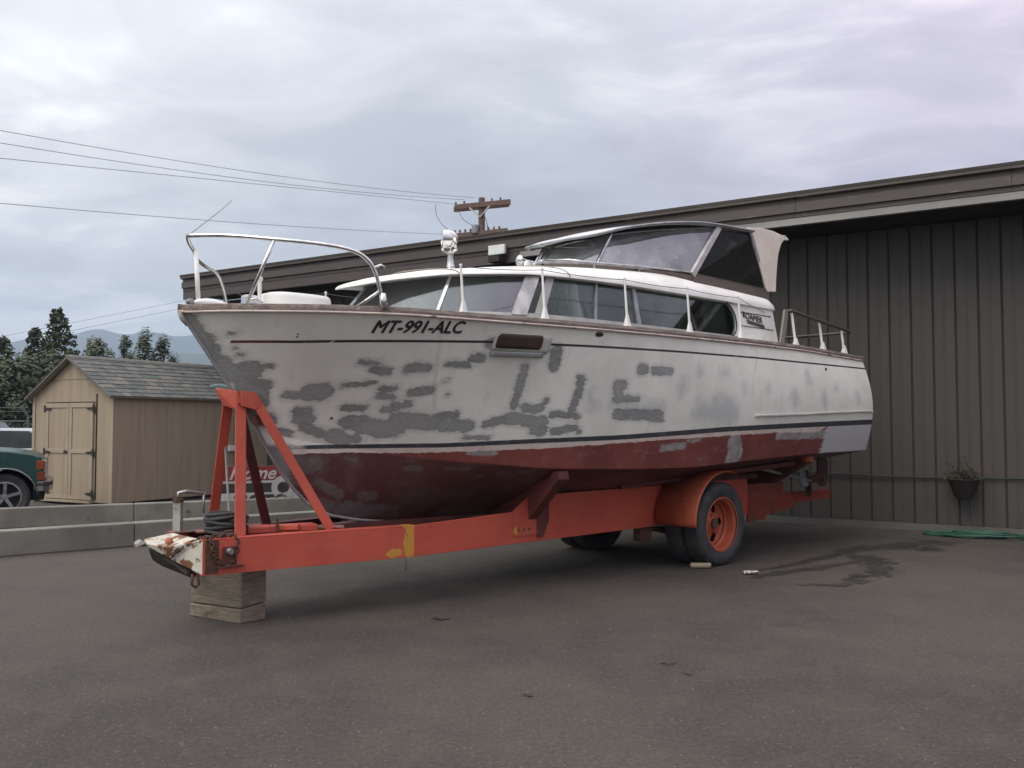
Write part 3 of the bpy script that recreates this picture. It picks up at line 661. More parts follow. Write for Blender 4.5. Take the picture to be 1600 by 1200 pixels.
REDTOP = [(4.53, 1.3), (4.22, 1.306), (3.64, 1.295), (3.15, 1.313), (2.58, 1.33), (1.9, 1.363), (1.11, 1.397), (0.38, 1.423), (-0.6, 1.45), (-1.58, 1.451)]
STRAKE = [(-0.1, 1.633), (-0.91, 1.652), (-1.81, 1.681), (-2.71, 1.705)]
RUST = [(3.89, 2.411), (3.83, 2.24), (3.79, 2.089), (3.74, 1.882), (3.67, 1.669)]
RUST2 = [(-0.12, 2.254), (-0.05, 2.044), (-0.02, 1.837)]

def dist_tab(tab, X, Z, tone=False):
    d = np.full(X.shape, 9.0); tn = np.zeros(X.shape); qi = 0
    for x1, z1, x2, z2, r in tab:
        vx, vz = x2-x1, z2-z1; L2 = vx*vx+vz*vz+1e-9
        t = np.clip(((X-x1)*vx+(Z-z1)*vz)/L2, 0, 1)
        dd = np.hypot(X-x1-t*vx, Z-z1-t*vz)-r; qi += 1
        tn = np.where(dd < d, (qi*0.618) % 1, tn); d = np.minimum(d, dd)
    return (d, tn) if tone else d
def dist_poly(pts, X, Z):
    return dist_tab([(a[0],a[1],b[0],b[1],0) for a, b in zip(pts[:-1], pts[1:])], X, Z)
def zline(pts, X):
    P = np.array(pts)[::-1]; return np.interp(X, P[:,0], P[:,1])
HT, HB, HS, HC, HK = hull_grids()
def hy(x, z):
    G = HT.reshape(-1, 3); i = np.argmin((G[:,0]-x)**2 + (G[:,2]-z)**2)
    i = min(i, len(G)-2); a, b = divmod(i, NT); a = min(max(a,1), NS-2); b = min(max(b,1), NT-2)
    c = HT[a,b]; n = np.cross(HT[a+1,b]-HT[a-1,b], HT[a,b+1]-HT[a,b-1])
    return c[1] - (n[0]*(x-c[0]) + n[2]*(z-c[2]))/n[1]

def hull_material():
    k = NodeKit('hull paint')
    A = {n: k.attr(n) for n in ('grey','pale','low','boot','redtop','stripe','rust','px','pz')}
    nf = k.noise(38, 5, .65); nm = k.noise(9, 5, .6); nl = k.noise(1.7, 4, .55)
    nfx = k.noise(13, 5, .62, stretch=(.8,1,2.8), off=(2,2,2))
    jit = k.math('ADD', k.math('MULTIPLY', k.math('SUBTRACT', nfx, .5), .075), k.math('MULTIPLY', k.math('SUBTRACT', nf, .5), .012))
    white = k.mix(k.step(nl, .35, .7), (.80,.795,.715), (.70,.695,.625))
    white = k.mix(k.math('MULTIPLY', k.step(nm, .45, .75), .35), white, (.62,.625,.61))
    # grime streaks running down
    ns = k.noise(6, 5, .6, stretch=(3,1,.25), off=(1,8,2))
    white = k.mix(k.math('MULTIPLY', k.step(ns, .55, .8), .30), white, (.42,.39,.33))
    pf = k.math('MULTIPLY', k.step(k.math('ADD', A['pale'], k.math('MULTIPLY', k.math('SUBTRACT', nm, .5), .26)), .07, -.07), .46)
    c = k.mix(pf, white, (.315,.345,.375))
    gd = k.math('ADD', A['grey'], jit)
    gcol = k.mix(k.step(nl, .4, .62), (.185,.190,.185), (.255,.255,.245))
    gcol = k.mix(k.math('MULTIPLY', k.step(nfx, .5, .8), .45), gcol, (.36,.36,.345))
    gcol = k.mix(k.math('MULTIPLY', k.attr('tone'), .55), gcol, (.33,.335,.325))
    sc_n = k.noise(26, 5, .75, stretch=(.18,1,2.2), off=(3,3,8))
    gcol = k.mix(k.math('MULTIPLY', k.step(sc_n, .56, .70), .45), gcol, (.46,.46,.44))
    gcol = k.mix(k.math('MULTIPLY', k.step(gd, -.030, -.004), .35), gcol, (.135,.14,.138))
    c = k.mix(k.math('MULTIPLY', k.step(gd, .045, .0), .45), c, (.42,.425,.41))
    c = k.mix(k.math('MULTIPLY', k.step(gd, .008, -.010), k.math('MULTIPLY_ADD', k.step(k.noise(55, 4, .7, stretch=(.35,1,2)), .3, .6), .25, .72)), c, gcol)
    # forefoot: primer takes over the stem, aft of the last red
    # rust runs
    rf = k.math('MULTIPLY', k.step(k.math('ADD', A['rust'], k.math('MULTIPLY', k.math('SUBTRACT', nf, .5), .03)), .028, -.002), k.math('MULTIPLY_ADD', k.noise(5, 4, stretch=(1,1,2)), .9, -.12), clamp=True)
    c = k.mix(k.math('MULTIPLY', rf, .8), c, (.42,.24,.12))
    # pin stripe
    sm = k.math('MULTIPLY', k.step(k.math('ABSOLUTE', A['stripe']), .0115, .0085), k.step(A['px'], 5.26, 5.25))
    sm = k.math('MULTIPLY', sm, k.step(k.noise(14, 5, .7, off=(7,7,7)), .30, .36))
    c = k.mix(sm, c, k.mix(k.step(A['px'], 4.9, 5.05), (.035,.04,.045), (.12,.035,.035)))
    # below the waterline
    red = k.mix(k.step(nl, .35, .65), (.225,.062,.052), (.165,.045,.040))
    red = k.mix(k.math('MULTIPLY', k.step(nm, .5, .72), .45), red, (.27,.13,.115))
    red = k.mix(k.math('MULTIPLY', k.step(k.noise(4, 6, .7, stretch=(.6,1,3), off=(4,1,3)), .58, .72), .5), red, (.28,.25,.24))
    lowd = k.math('ADD', A['low'], jit)
    red = k.mix(k.math('MULTIPLY', k.step(lowd, .012, -.012), .92), red, k.mix(k.step(nm, .4, .6), (.36,.355,.35), (.27,.255,.25)))
    red = k.mix(k.step(k.math('ADD', A['px'], k.math('MULTIPLY', jit, 3)), -1.70, -1.78), red, (.50,.495,.50))
    chd = k.attr('chine')  # shade under the hull painted in as patchy dark maroon below the chine
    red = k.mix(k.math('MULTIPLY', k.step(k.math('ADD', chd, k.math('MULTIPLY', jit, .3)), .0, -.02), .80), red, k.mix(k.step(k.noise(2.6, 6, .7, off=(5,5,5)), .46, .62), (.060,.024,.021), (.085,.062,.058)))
    rt = k.math('ADD', A['redtop'], k.math('MULTIPLY', jit, .55))
    rt = k.math('ADD', rt, k.math('MULTIPLY', k.step(A['px'], -1.5, -1.9), -.11))
    c2 = k.mix(k.step(rt, .002, -.003), k.mix(k.step(nm,.4,.7), (.64,.56,.50), (.56,.45,.40)), red)
    c = k.mix(k.step(A['boot'], .002, -.002), c, c2)
    c = k.mix(k.math('MULTIPLY', k.step(k.math('ADD', A['px'], k.math('MULTIPLY', jit, 2)), 4.62, 4.68), k.step(A['boot'], .05, .0)), c, (.215,.215,.22))
    # boot stripe widening aft
    bw = k.math('MULTIPLY_ADD', A['px'], -.0022, .026)
    bt = k.math('ABSOLUTE', k.math('ADD', A['boot'], k.math('MULTIPLY', k.math('SUBTRACT', nf, .5), .008)))
    bm_ = k.math('MULTIPLY', k.step(k.math('SUBTRACT', bt, bw), .003, -.002), k.step(A['px'], 4.66, 4.62))
    bm_ = k.math('MULTIPLY', bm_, k.math('SUBTRACT', 1, k.math('MULTIPLY', k.step(lowd, .03, 0), .5)))
    bcol = k.mix(k.step(nm, .5, .7), (.045,.05,.055), (.085,.09,.095))
    c = k.mix(bm_, c, bcol)
    h = k.math('ADD', k.math('MULTIPLY', nfx, .5), k.math('MULTIPLY', k.step(gd, .006, -.006), .6))
    k.bump(h, .18, .004)
    ro = k.mix(k.step(gd, .004, -.004), (.48,.48,.48), (.75,.75,.75))
    return k.done(c, k.math('MULTIPLY_ADD', nm, .2, k.math('MULTIPLY_ADD', k.step(gd, .004, -.004), .2, .38)), 0, .4)

boat = thing('cabin_cruiser', 'old white cabin cruiser with grey primer patches and red bottom on an orange trailer', 'boat', BORG, BOATR)
hull_m = hull_material()
def hull_object(sgn):
    V = []; F = []
    def addg(G):
        o = len(V); a, b = G.shape[:2]
        V.extend(map(tuple, (G*np.array([1, sgn, 1])).reshape(-1, 3)))
        for i in range(a-1):
            for j in range(b-1):
                q = (o+i*b+j, o+(i+1)*b+j, o+(i+1)*b+j+1, o+i*b+j+1); F.append(q if sgn > 0 else q[::-1])
    addg(HT); addg(HB)
    # transom half: fan from sheer->chine->keel to centreline
    rail = np.concatenate([HT[-1], HB[-1][1:]])
    cen = rail*np.array([1, 0, 1]); cen[:,0] -= .04
    addg(np.stack([rail, rail*np.array([1,.5,1])-np.array([.03,0,0]), cen]))
    return V, F
V1, F1 = hull_object(1); V2, F2 = hull_object(-1)
V = V1 + V2; F = F1 + [tuple(i+len(V1) for i in f) for f in F2]
me = bpy.data.meshes.new('hull'); me.from_pydata(V, [], F)
for p in me.polygons: p.use_smooth = True
me.set_sharp_from_angle(angle=R_(28))
P = np.array(V); X, Z = P[:,0], P[:,2]
def at(name, val):
    a = me.attributes.new(name, 'FLOAT', 'POINT'); a.data.foreach_set('value', val.astype(np.float32))
_g, _t = dist_tab(GREY, X, Z, True); at('grey', _g); at('tone', _t); at('pale', dist_tab(PALE, X, Z)); at('low', dist_tab(LOW, X, Z))
at('boot', Z - zline([(5.2,1.35)] + BOOT + [(-3.1,1.575)], X)); at('redtop', Z - zline([(5.2,1.30)] + REDTOP + [(-3.1,1.47)], X)); at('stripe', Z - zline([(5.6,2.178)] + STRIPE + [(-3.1,2.266)], X))
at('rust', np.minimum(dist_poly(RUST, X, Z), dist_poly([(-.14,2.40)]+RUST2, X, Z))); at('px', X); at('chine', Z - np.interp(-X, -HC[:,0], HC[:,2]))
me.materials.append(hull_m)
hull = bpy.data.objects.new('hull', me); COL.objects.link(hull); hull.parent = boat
frame_c0 = M('bow cap grey', (.42,.41,.38), (.34,.33,.31), 6, .6)
# bow cap, rub strip, toe rail, stem band
def sheer_pts(x0, x1, dy=0, dz=0, n=90, sgn=1):
    out = []
    for x in np.linspace(x0, x1, n):
        y = np.interp(-x, -HS[:,0], HS[:,1]); z = np.interp(-x, -HS[:,0], HS[:,2])
        out.append((x, sgn*max(y+dy, 0.0), z+dz))
    return out
rub_m = M('rub strip', (.55,.46,.42), (.42,.34,.30), 6, .5, c3=(.14,.11,.10), s3=9, t3=.6)
for s in (1, -1):
    pts = sheer_pts(5.55, -2.93, .012, -.008, sgn=s)
    MB().tube([(5.60,.0,2.405)] + pts, .011, 6).build('rub_strip', rub_m, boat, smooth=True)
    b = MB(); G = []
    for x in np.concatenate([np.linspace(5.605, 5.3, 16), np.linspace(5.25, -2.95, 90)]):
        xx = min(x, 5.58); y = float(np.interp(-xx, -HS[:,0], HS[:,1])); z = float(np.interp(-xx, -HS[:,0], HS[:,2])); y = max(y + .012, .0)
        if x > 5.58: y = 0
        yi = max(y-.085, 0)
        G.append([(x, s*yi, z+.0), (x, s*y, z+.004), (x, s*(y+.004), z+.022), (x, s*max(y-.006,0), z+.05), (x, s*max(y-.04,0), z+.055), (x, s*max(y-.045,0), z+.03), (x, s*yi, z+.028)])
    b.grid(G, closed=True); b.build('toe_rail', rail_wood, boat, smooth=30)
    for xs_ in (3.75, .95, -1.2): 
        pass
MB().tube([(x+.008, 0, z) for x, y, z in [(p[0], 0, p[2]) for p in [HT[0][i] for i in range(0, NT, 6)]] + [tuple(q) for q in HK[::6]]][:78], .014, 6).build('stem_band', M('stem band', (.33,.32,.32), (.24,.235,.235), 6, .6), boat, smooth=True)
MB().tube([(5.56,.0,2.415),(5.585,0,2.39),(5.565,0,2.35),(5.53,0,2.30)], [.018,.024,.022,.010], 10).build('bow_cap', frame_c0, boat, smooth=True)
# deck
G = []
for i in range(0, NS, 8):
    x, y, z = HS[i]
    if x < -1.12: break
    G.append([(x, v*max(y-.02, 0), z + .055*(1-v*v)*min(1, y) + .01) for v in np.linspace(-1, 1, 9)])
MB().grid(G).build('deck', deck_white, boat, smooth=True)
MB().grid([[(x, s*(float(np.interp(-x,-HS[:,0],HS[:,1]))-.02), 2.415) for x in np.linspace(-1.12,-2.9,12)] for s in (1,)] + [[(x, (float(np.interp(-x,-HS[:,0],HS[:,1]))-.2), 2.415) for x in np.linspace(-1.12,-2.9,12)]]).build('side_deck', rail_wood, boat)
MB().grid([[(x, -(float(np.interp(-x,-HS[:,0],HS[:,1]))-.02), 2.415) for x in np.linspace(-1.12,-2.9,12)], [(x, -(float(np.interp(-x,-HS[:,0],HS[:,1]))-.2), 2.415) for x in np.linspace(-1.12,-2.9,12)]]).build('side_deck', rail_wood, boat)
MB().lim(-2.9, -1.12, -1.15, 1.15, 1.68, 1.72).build('cockpit_floor', brown_wood, boat)
for s in (1, -1): MB().lim(-2.9, -1.12, s*1.10, s*1.13, 1.72, 2.41).build('cockpit_lining', brown_wood, boat)
MB().lim(-2.96, -2.72, -1.22, 1.22, 2.37, 2.43).build('transom_cap', rail_wood, boat, bevel=.01)

bright_al0 = M('worn aluminium', (.50,.50,.48), (.30,.30,.29), 9, .35, .5, stretch=(1,1,.3))
# ---- trunk cabin ----
BASE = [(-1.15,1.13),(0,1.165),(1.5,1.17),(2.5,1.14),(3.0,1.07),(3.35,.93),(3.66,.70),(3.95,.42),(4.12,.18),(4.17,0)]
TOP  = [(-1.10,1.078),(0,1.085),(1.5,1.065),(2.3,1.04),(2.72,.98),(3.08,.83),(3.42,.60),(3.70,.35),(3.84,.15),(3.88,0)]
ZT = [(-1.2,2.90),(0.0,2.905),(1.7,2.905),(2.85,2.885),(3.5,2.85),(3.9,2.79),(4.25,2.71)]
def zt_(x): P = np.array(ZT); return float(np.interp(x, P[:,0], P[:,1]))
def dense(L_, n=12):
    P = np.array(L_); t = np.arange(len(P)); tt = np.linspace(0, len(P)-1, (len(P)-1)*n+1)
    x = np.interp(tt, t, P[:,0]); y = np.interp(tt, t, P[:,1]); return np.stack([x, y], 1), tt
bd_, tt = dense(BASE); td_, _ = dense(TOP)
def _sm(a, k=7):
    r = np.stack([_smooth(a[:,0], k), _smooth(a[:,1], k)], 1); return r
bd_ = _sm(bd_); td_ = _sm(td_); bd_[:,1] = np.maximum(bd_[:,1], 0); td_[:,1] = np.maximum(td_[:,1], 0)
ZB0 = 2.47
def wall_pt(u, v, s=1, off=0):
    """u = outline parameter 0..9, v = 0 deck .. 1 roof line"""
    bx, by = np.interp(u, tt, bd_[:,0]), np.interp(u, tt, bd_[:,1]); tx, ty = np.interp(u, tt, td_[:,0]), np.interp(u, tt, td_[:,1])
    x = bx*(1-v)+tx*v; y = by*(1-v)+ty*v; z = ZB0*(1-v) + zt_(tx)*v
    if off:
        du = np.array([np.interp(u+.05, tt, bd_[:,0])-np.interp(u-.05, tt, bd_[:,0]), np.interp(u+.05, tt, bd_[:,1])-np.interp(u-.05, tt, bd_[:,1])]); L = np.hypot(*du)+1e-9
        nx, ny = -du[1]/L, du[0]/L
        if ny < 0 and u < 8: nx, ny = -nx, -ny
        if u >= 8 and nx < 0: nx, ny = -nx, -ny
        x += nx*off; y += ny*off
    return (x, s*y, z)
def u_of_x(x): return float(np.interp(x, bd_[:,0], tt))
def wall_strip(b, u0, u1, v0, v1, s, off=0.0, th=.03, n=10):
    us = np.linspace(u0, u1, n); ring = []
    for u in us:
        ring.append([wall_pt(u, v0, s, off), wall_pt(u, v1, s, off), wall_pt(u, v1, s, off-th), wall_pt(u, v0, s, off-th)])
    b.grid(ring, closed=True); o = len(b.v) - 4*n; b.f.append((o, o+1, o+2, o+3)); o2 = len(b.v)-4; b.f.append((o2+3, o2+2, o2+1, o2)); return b
UW0, UC = u_of_x(-.27), u_of_x(3.02)
sill_m = M('window sill grey', (.36,.36,.34), (.28,.28,.26), 6, .5)
V0, V1_ = .13, .97
for s in (1, -1):
    b = MB(); wall_strip(b, 0, UW0-.0, 0, 1, s, n=8); b.build('cabin_side', cabin_white, boat, smooth=30, weld=True)
    # rounded window end: fill corners
    b = MB(); n = 9; c = .5
    for top in (0, 1):
        pts = []
        for i in range(n):
            a = math.pi/2*i/(n-1); pts.append((UW0 + .13*(1-math.sin(a)), (V0+(V1_-V0)*.5*(1-math.cos(a))) if not top else (V1_-(V1_-V0)*.5*(1-math.cos(a)))))
        cor = wall_pt(UW0, V0 if not top else V1_, s)
        vs = [cor] + [wall_pt(u, v, s) for u, v in pts]
        q = [wall_pt(UW0, V0 if not top else V1_, s, -.03)] + [wall_pt(u, v, s, -.03) for u, v in pts]
        m = len(vs); b.add(vs+q, [(0,i,i+1) for i in range(1, m-1)] + [(m, m+i+1, m+i) for i in range(1, m-1)] + [(i, i+1, i+1+m, i+m) for i in range(1, m-1)])
    b.build('window_corner', cabin_white, boat)
    b = MB(); wall_strip(b, UW0, UC, 0, V0, s, n=40); wall_strip(b, UC, 9, 0, V0*.9, s, n=50); b.build('window_sill', sill_m, boat, smooth=30)
    b = MB(); wall_strip(b, UW0, 9, V1_, 1.0, s, n=80); b.build('window_head', sill_m, boat, smooth=30)
    # side panes and dividers
    edges = [-.27, 1.49, 2.13, 2.83, 3.0]
    for x0, x1 in zip(edges[:-1], edges[1:]):
        b = MB(); wall_strip(b, u_of_x(x0), u_of_x(x1), V0, V1_, s, -.012, .005, n=12); b.build('window_pane', glass, boat, smooth=30)
    for x0, w_, m in ((1.49,.028,galv),(2.13,.014,galv),(2.83,.05,sill_m)):
        b = MB(); wall_strip(b, u_of_x(x0-w_), u_of_x(x0+w_), V0, V1_, s, .002, .03, n=3); b.build('window_post', m, boat)
    b = MB(); wall_strip(b, u_of_x(2.97), u_of_x(3.11), V0*.6, V1_+.01, s, .014, .04, n=4); b.build('corner_post', bright_al0, boat, smooth=30)
    UM = 6.02
    for a0, a1 in ((UC+.08, UM), (UM, 9)):
        b = MB(); wall_strip(b, a0, a1, V0*.9, V1_, s, -.010, .005, n=24); b.build('windshield_pane', front_glass, boat, smooth=30)
    b = MB(); wall_strip(b, UM-.035, UM+.035, V0*.7, V1_+.01, s, .010, .03, n=3); b.build('windshield_post', chrome, boat, smooth=30)
    # dark rubber edge of the rounded window
    MB().tube([wall_pt(UW0 + .13*(1-math.cos(a)*1.0) , V0+(V1_-V0)*(.5+.5*math.sin(a)), s, .004) for a in np.linspace(-1.5, 1.5, 14)], .009, 6).build('gasket', black_rubber, boat, smooth=True)
# aft bulkhead and interior
MB().lim(-1.14, -1.10, -1.03, 1.03, 1.72, 2.93).build('bulkhead', brown_wood, boat)
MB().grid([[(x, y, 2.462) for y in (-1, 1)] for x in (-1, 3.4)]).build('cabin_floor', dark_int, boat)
for s in (1, -1):
    for x0, x1, m, f in ((-.15,.30,drape_m,1),(.55,.95,curtain_m,1),(2.18,2.78,curtain_m,.95),(1.15,1.42,curtain_m,1)):
        b = MB(); n = 24; G = []
        for i in range(n):
            x = x0+(x1-x0)*i/(n-1); q_ = -.045 + .014*math.sin(i*1.9); G.append([wall_pt(u_of_x(x), .05, s, q_), wall_pt(u_of_x(x), .97, s, q_)])
        b.grid(G); b.build('curtain', m, boat, smooth=True, solid=.003)
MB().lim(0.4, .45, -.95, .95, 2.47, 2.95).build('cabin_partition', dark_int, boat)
# roof
def roof_y(x): P = np.array([(-1.2,1.09),(0,1.125),(1.5,1.115),(2.3,1.09),(2.8,1.02),(3.2,.84),(3.6,.60),(3.95,.36),(4.12,.17),(4.19,.03)]); return float(np.interp(x, P[:,0], P[:,1]))
def roof_h(x): P = np.array([(-1.2,.31),(-.9,.34),(0,.355),(.6,.37),(1.2,.305),(2.04,.235),(2.8,.15),(3.4,.095),(4.0,.05),(4.12,.04),(4.19,.02)]); return float(np.interp(x, P[:,0], P[:,1]))
b = MB(); G = []; xs_ = np.concatenate([[-1.16,-1.14,-1.1], np.linspace(-1.0, 3.9, 60), [3.98,4.05,4.10,4.14,4.17,4.185,4.19]])
Y_ = _smooth(np.array([roof_y(x) for x in xs_]), 4); H_ = _smooth(np.array([roof_h(x) for x in xs_]), 4)
for x, yb, h in zip(xs_, Y_, H_):
    row = []
    if x < -1.12: h *= .93; yb *= .985
    for a in np.linspace(0, math.pi, 41):
        c, sn = math.cos(a), math.sin(a); p = 2/2.1
        row.append((x, math.copysign(abs(c)**p, c)*yb, zt_(x) + h*abs(sn)**p))
    G.append(row)
b.grid(G)
o0 = 0; L41 = 41
bot = MB()
for i in range(len(G)-1): b.f.append((i*41, i*41+40, (i+1)*41+40, (i+1)*41))
b.f.append(tuple(range(41))); b.f.append(tuple(reversed(range((len(G)-1)*41, len(G)*41))))
b.build('cabin_roof', cabin_white, boat, smooth=40)
# seams over the roof
for xs0 in (3.42, 2.40):
    b = MB(); yb = roof_y(xs0)+.0; h = roof_h(xs0)
    b.tube([(xs0+.12*(1-abs(math.cos(a))), math.copysign(abs(math.cos(a))**.95, math.cos(a))*(roof_y(xs0)+.002), zt_(xs0)+ (roof_h(xs0)-.004)*math.sin(a)**.95 + .003) for a in np.linspace(.02, math.pi-.02, 40)], .006, 5).build('roof_seam', M('seam', (.33,.30,.25), (.25,.22,.18), 10, .7), boat)
# white cabin end wrap and pin lines with name badge
def side_pt(x, z, s=1, off=.0):
    v = (z-ZB0)/(zt_(x)-ZB0); return wall_pt(u_of_x(x), v, s, off)
for s in (1, -1):
    for z0 in (2.815, 2.655):
        MB().tube([side_pt(x, z0, s, .003) for x in np.linspace(-.36, -1.08, 8)], .0045, 5).build('pin_line', black_paint, boat)
def wrap_text(name, txt, x0, x1, z0, z1, h, fn, m, off, shear, s=1, bold=0):
    me = text_mesh(txt, 1.0, off, shear, 0.0); co = np.array([v.co[:] for v in me.vertices])
    mn, mxx = co[:,0].min(), co[:,0].max(); hh = co[:,1].max()-min(co[:,1].min(), 0); b0 = co[:,1].min()
    vs = []
    for p in co:
        u = (p[0]-mn)/(mxx-mn); x = x0+(x1-x0)*u; z = z0+(z1-z0)*u + (p[1]-b0)/hh*h; vs.append(fn(x, z))
    n = len(vs); fs = [tuple(p.vertices) for p in me.polygons]; VV = []; FF = []
    offs = [(0,0)] if not bold else [(0,0),(bold,0),(-bold,0),(bold/2,0),(-bold/2,0),(0,bold*.6),(0,-bold*.6)]
    for q, (ox, oz) in enumerate(offs):
        FF += [tuple(i+len(VV) for i in f) for f in fs]; VV += [(v[0]+ox, v[1]+(.0003*q)*(1 if v[1] > 0 else -1), v[2]+oz) for v in vs]
    me2 = bpy.data.meshes.new(name); me2.from_pydata(VV, [], FF); me2.materials.append(m)
    o = bpy.data.objects.new(name, me2); COL.objects.link(o); o.parent = boat; return o
wrap_text('registration_number', 'MT-991-ALC', 4.365, 3.672, 2.268, 2.292, .092, lambda x, z: (x, hy(x, z)+.004, z), black_paint, .0, .17, bold=.006)
wrap_text('registration_number', 'MT-991-ALC', 3.675, 4.365, 2.268, 2.268, .092, lambda x, z: (x, -hy(x, z)-.004, z), black_paint, .0, .17, bold=.006)
wrap_text('name_badge', 'ROAMER', -.43, -.85, 2.752, 2.714, .075, lambda x, z: side_pt(x, z, 1, .006), black_paint, .0, .15, bold=.003)
b = MB(); b.grid([[side_pt(x, 2.735-.04*((-.5-x)/.4)-.0, 1, .007), side_pt(x, 2.695-.04*((-.5-x)/.4), 1, .007)] for x in np.linspace(-.50, -.88, 6)]); b.build('name_badge', M('badge silver', (.16,.16,.17), (.08,.08,.09), 60, .4, .5), boat)

# ---- hull fittings ----
frame_c = M('vent frame', (.46,.45,.41), (.36,.35,.32), 6, .6)
def hull_patch(x0, x1, z0, z1, off, n=10, r=0.0, s=1):
    G = []
    for i in range(n+1):
        f = i/n; x = x0+(x1-x0)*f; e_ = min(f, 1-f)*abs(x1-x0); c = 0
        if r and e_ < r: c = r - math.sqrt(max(r*r-(r-e_)**2, 0))
        row = []
        for j in range(5):
            g = j/4; zz = (z0 + c*.9) + ((z1 - c) - (z0 + c*.9))*g; row.append((x, s*(hy(x, zz)+off), zz))
        G.append(row)
    return G
for s in (1, -1):
    MB().grid(hull_patch(2.845, 3.385, 2.155, 2.315, .012, 20, .03, s)).build('vent_frame', frame_c, boat, smooth=30, solid=.028)
    MB().grid(hull_patch(2.935, 3.372, 2.185, 2.305, .028, 24, .025, s)).build('vent_opening', M('vent dark', (.060,.035,.028), (.045,.028,.022), 3, .6), boat, smooth=30, solid=.004)
    MB().grid(hull_patch(2.90, 3.385, 2.125, 2.160, .02, 10, 0, s)).build('vent_sill', M('vent sill', (.28,.30,.29), (.22,.23,.23), 6, .6), boat, smooth=30, solid=.03)
    b = MB(); c0 = (2.34, 2.352); n = 14; pts = []
    for i in range(n):
        a = 2*math.pi*i/n; x = c0[0]+.042*math.cos(a)*(1 if math.cos(a) > 0 else 1.3); z = c0[1]+.022*math.sin(a); pts.append((x, s*(hy(x, z)+.006), z))
    b.add([(c0[0], s*(hy(*c0)+.014), c0[1])] + pts, [(0, i+1, (i+1) % n+1) for i in range(n)]); b.build('fairlead', M('bronze dark', (.05,.04,.03), (.08,.06,.04), 30, .5, .5), boat)
    MB().lathe([(0,.012),(.014,.012),(.02,.004),(.02,-.01)], 12, 'Y', (-1.70, 0, 0)).build('through_hull', black_rubber, boat, smooth=30, loc=(0, hy(-1.70,2.204) if s > 0 else -hy(-1.70,2.204)-.01, 2.204))
    b = MB(); pts = [(x, s*(hy(x, zline(STRAKE, np.array([x]))[0]) + .012), float(zline(STRAKE, np.array([x]))[0])) for x in np.linspace(-.12, -2.96, 26)]
    ring = [[(x, y-s*.02, z-.012), (x, y+s*.012, z-.006), (x, y+s*.012, z+.008), (x, y-s*.02, z+.016)] for x, y, z in pts]
    b.grid(ring, closed=True); b.f.append((0,1,2,3)); b.build('rubbing_strake', M('strake paint', (.55,.54,.51), (.42,.41,.39), 5, .55), boat)
MB().box((4.40, hy(4.40,1.598)+.002, 1.598), (.035, .006, .022), 0, 0, .5).build('paint_chip', M('red chip', (.22,.05,.06), (.18,.04,.05), 9, .6), boat)
for z in (2.245, 2.225): MB().lathe([(0,.004),(.006,.003),(.008,0)], 8, 'Y', (4.86, hy(4.86, z)+.001, z)).build('screw', black_rubber, boat)

# ---- deck gear ----
# hatch
b = MB(); n = 28; G = []
def sup(a, rx, ry): c, s_ = math.cos(a), math.sin(a); return (math.copysign(abs(c)**.6, c)*rx, math.copysign(abs(s_)**.6, s_)*ry)
for rr, z in ((1,2.45),(1.0,2.575),(.98,2.60),(.92,2.615),(.5,2.625),(.01,2.627)):
    G.append([(4.62+sup(2*math.pi*i/n, .29*rr, .22*rr)[0], sup(2*math.pi*i/n, .29*rr, .22*rr)[1], z) for i in range(n)])
b.grid(G, closed=True).build('deck_hatch', cabin_white, boat, smooth=35)
MB().tube([(4.96,.05,2.47),(4.96,.05,2.70)], .016, 10).lathe([(0,.04),(.02,.035),(.026,.015),(.02,0),(0,-.01)], 12, 'Z', (4.96,.05,2.70)).build('vent_post', cabin_white, boat, smooth=40)
MB().box((5.07, .10, 2.52), (.12, .09, .10)).build('mooring_bitt', chrome, boat, bevel=.02)
# bow chock / anchor roller
b = MB(); b.tube([(5.50,.0,2.465),(5.44,.02,2.485),(5.34,.05,2.485),(5.22,.08,2.465),(5.16,.10,2.455)], [.024,.030,.030,.022,.010], 12); b.build('bow_chock', cabin_white, boat, smooth=True)
MB().tube([(5.51,-.04,2.49),(5.52,.05,2.49)], .020, 10).build('bow_roller', dull_metal, boat, smooth=40)
for x, y in ((5.10,.22),(5.12,.3)): MB().tube([(x+.05,y,2.50),(x,y,2.515),(x-.06,y,2.49)], [.008,.012,.006], 8).build('deck_cleat', chrome, boat, smooth=True)
# pulpit
def spline(pts, n=8):
    P = [Vector(p) for p in pts]; P = [P[0]*2-P[1]] + P + [P[-1]*2-P[-2]]; out = []
    for i in range(1, len(P)-2):
        for j in range(n):
            t = j/n; a, b_, c, d = P[i-1], P[i], P[i+1], P[i+2]
            out.append(.5*((2*b_) + (c-a)*t + (2*a-5*b_+4*c-d)*t*t + (3*b_-a-3*c+d)*t**3))
    out.append(P[-2]); return out
near = [(5.54,0,2.995),(5.35,.25,2.985),(5.10,.55,2.945),(4.82,.76,2.915),(4.62,.85,2.885),(4.50,.885,2.83),(4.42,.90,2.72),(4.34,.90,2.47)]
MB().tube(spline(near), .0155, 10).build('pulpit_rail', chrome, boat, smooth=True)
far = [(5.54,0,2.995),(5.50,-.06,2.955),(5.43,-.12,2.90),(5.34,-.28,2.875),(5.20,-.45,2.86),(5.06,-.55,2.83),(4.98,-.6,2.74),(4.93,-.63,2.62),(4.90,-.64,2.47)]
MB().tube(spline(far), .0155, 10).build('pulpit_rail', chrome, boat, smooth=True)
MB().tube([(5.10,.55,2.945),(5.20,.32,2.47)], .014, 10).build('pulpit_brace', chrome, boat, smooth=True)
MB().tube([(5.44,-.07,2.90),(5.44,-.01,2.47)], .018, 10).build('pulpit_post', cabin_white, boat, smooth=True)
MB().tube([(4.355,.90,2.57),(4.335,.90,2.455)], [.026,.034], 10).build('pulpit_foot', chrome, boat, smooth=True)
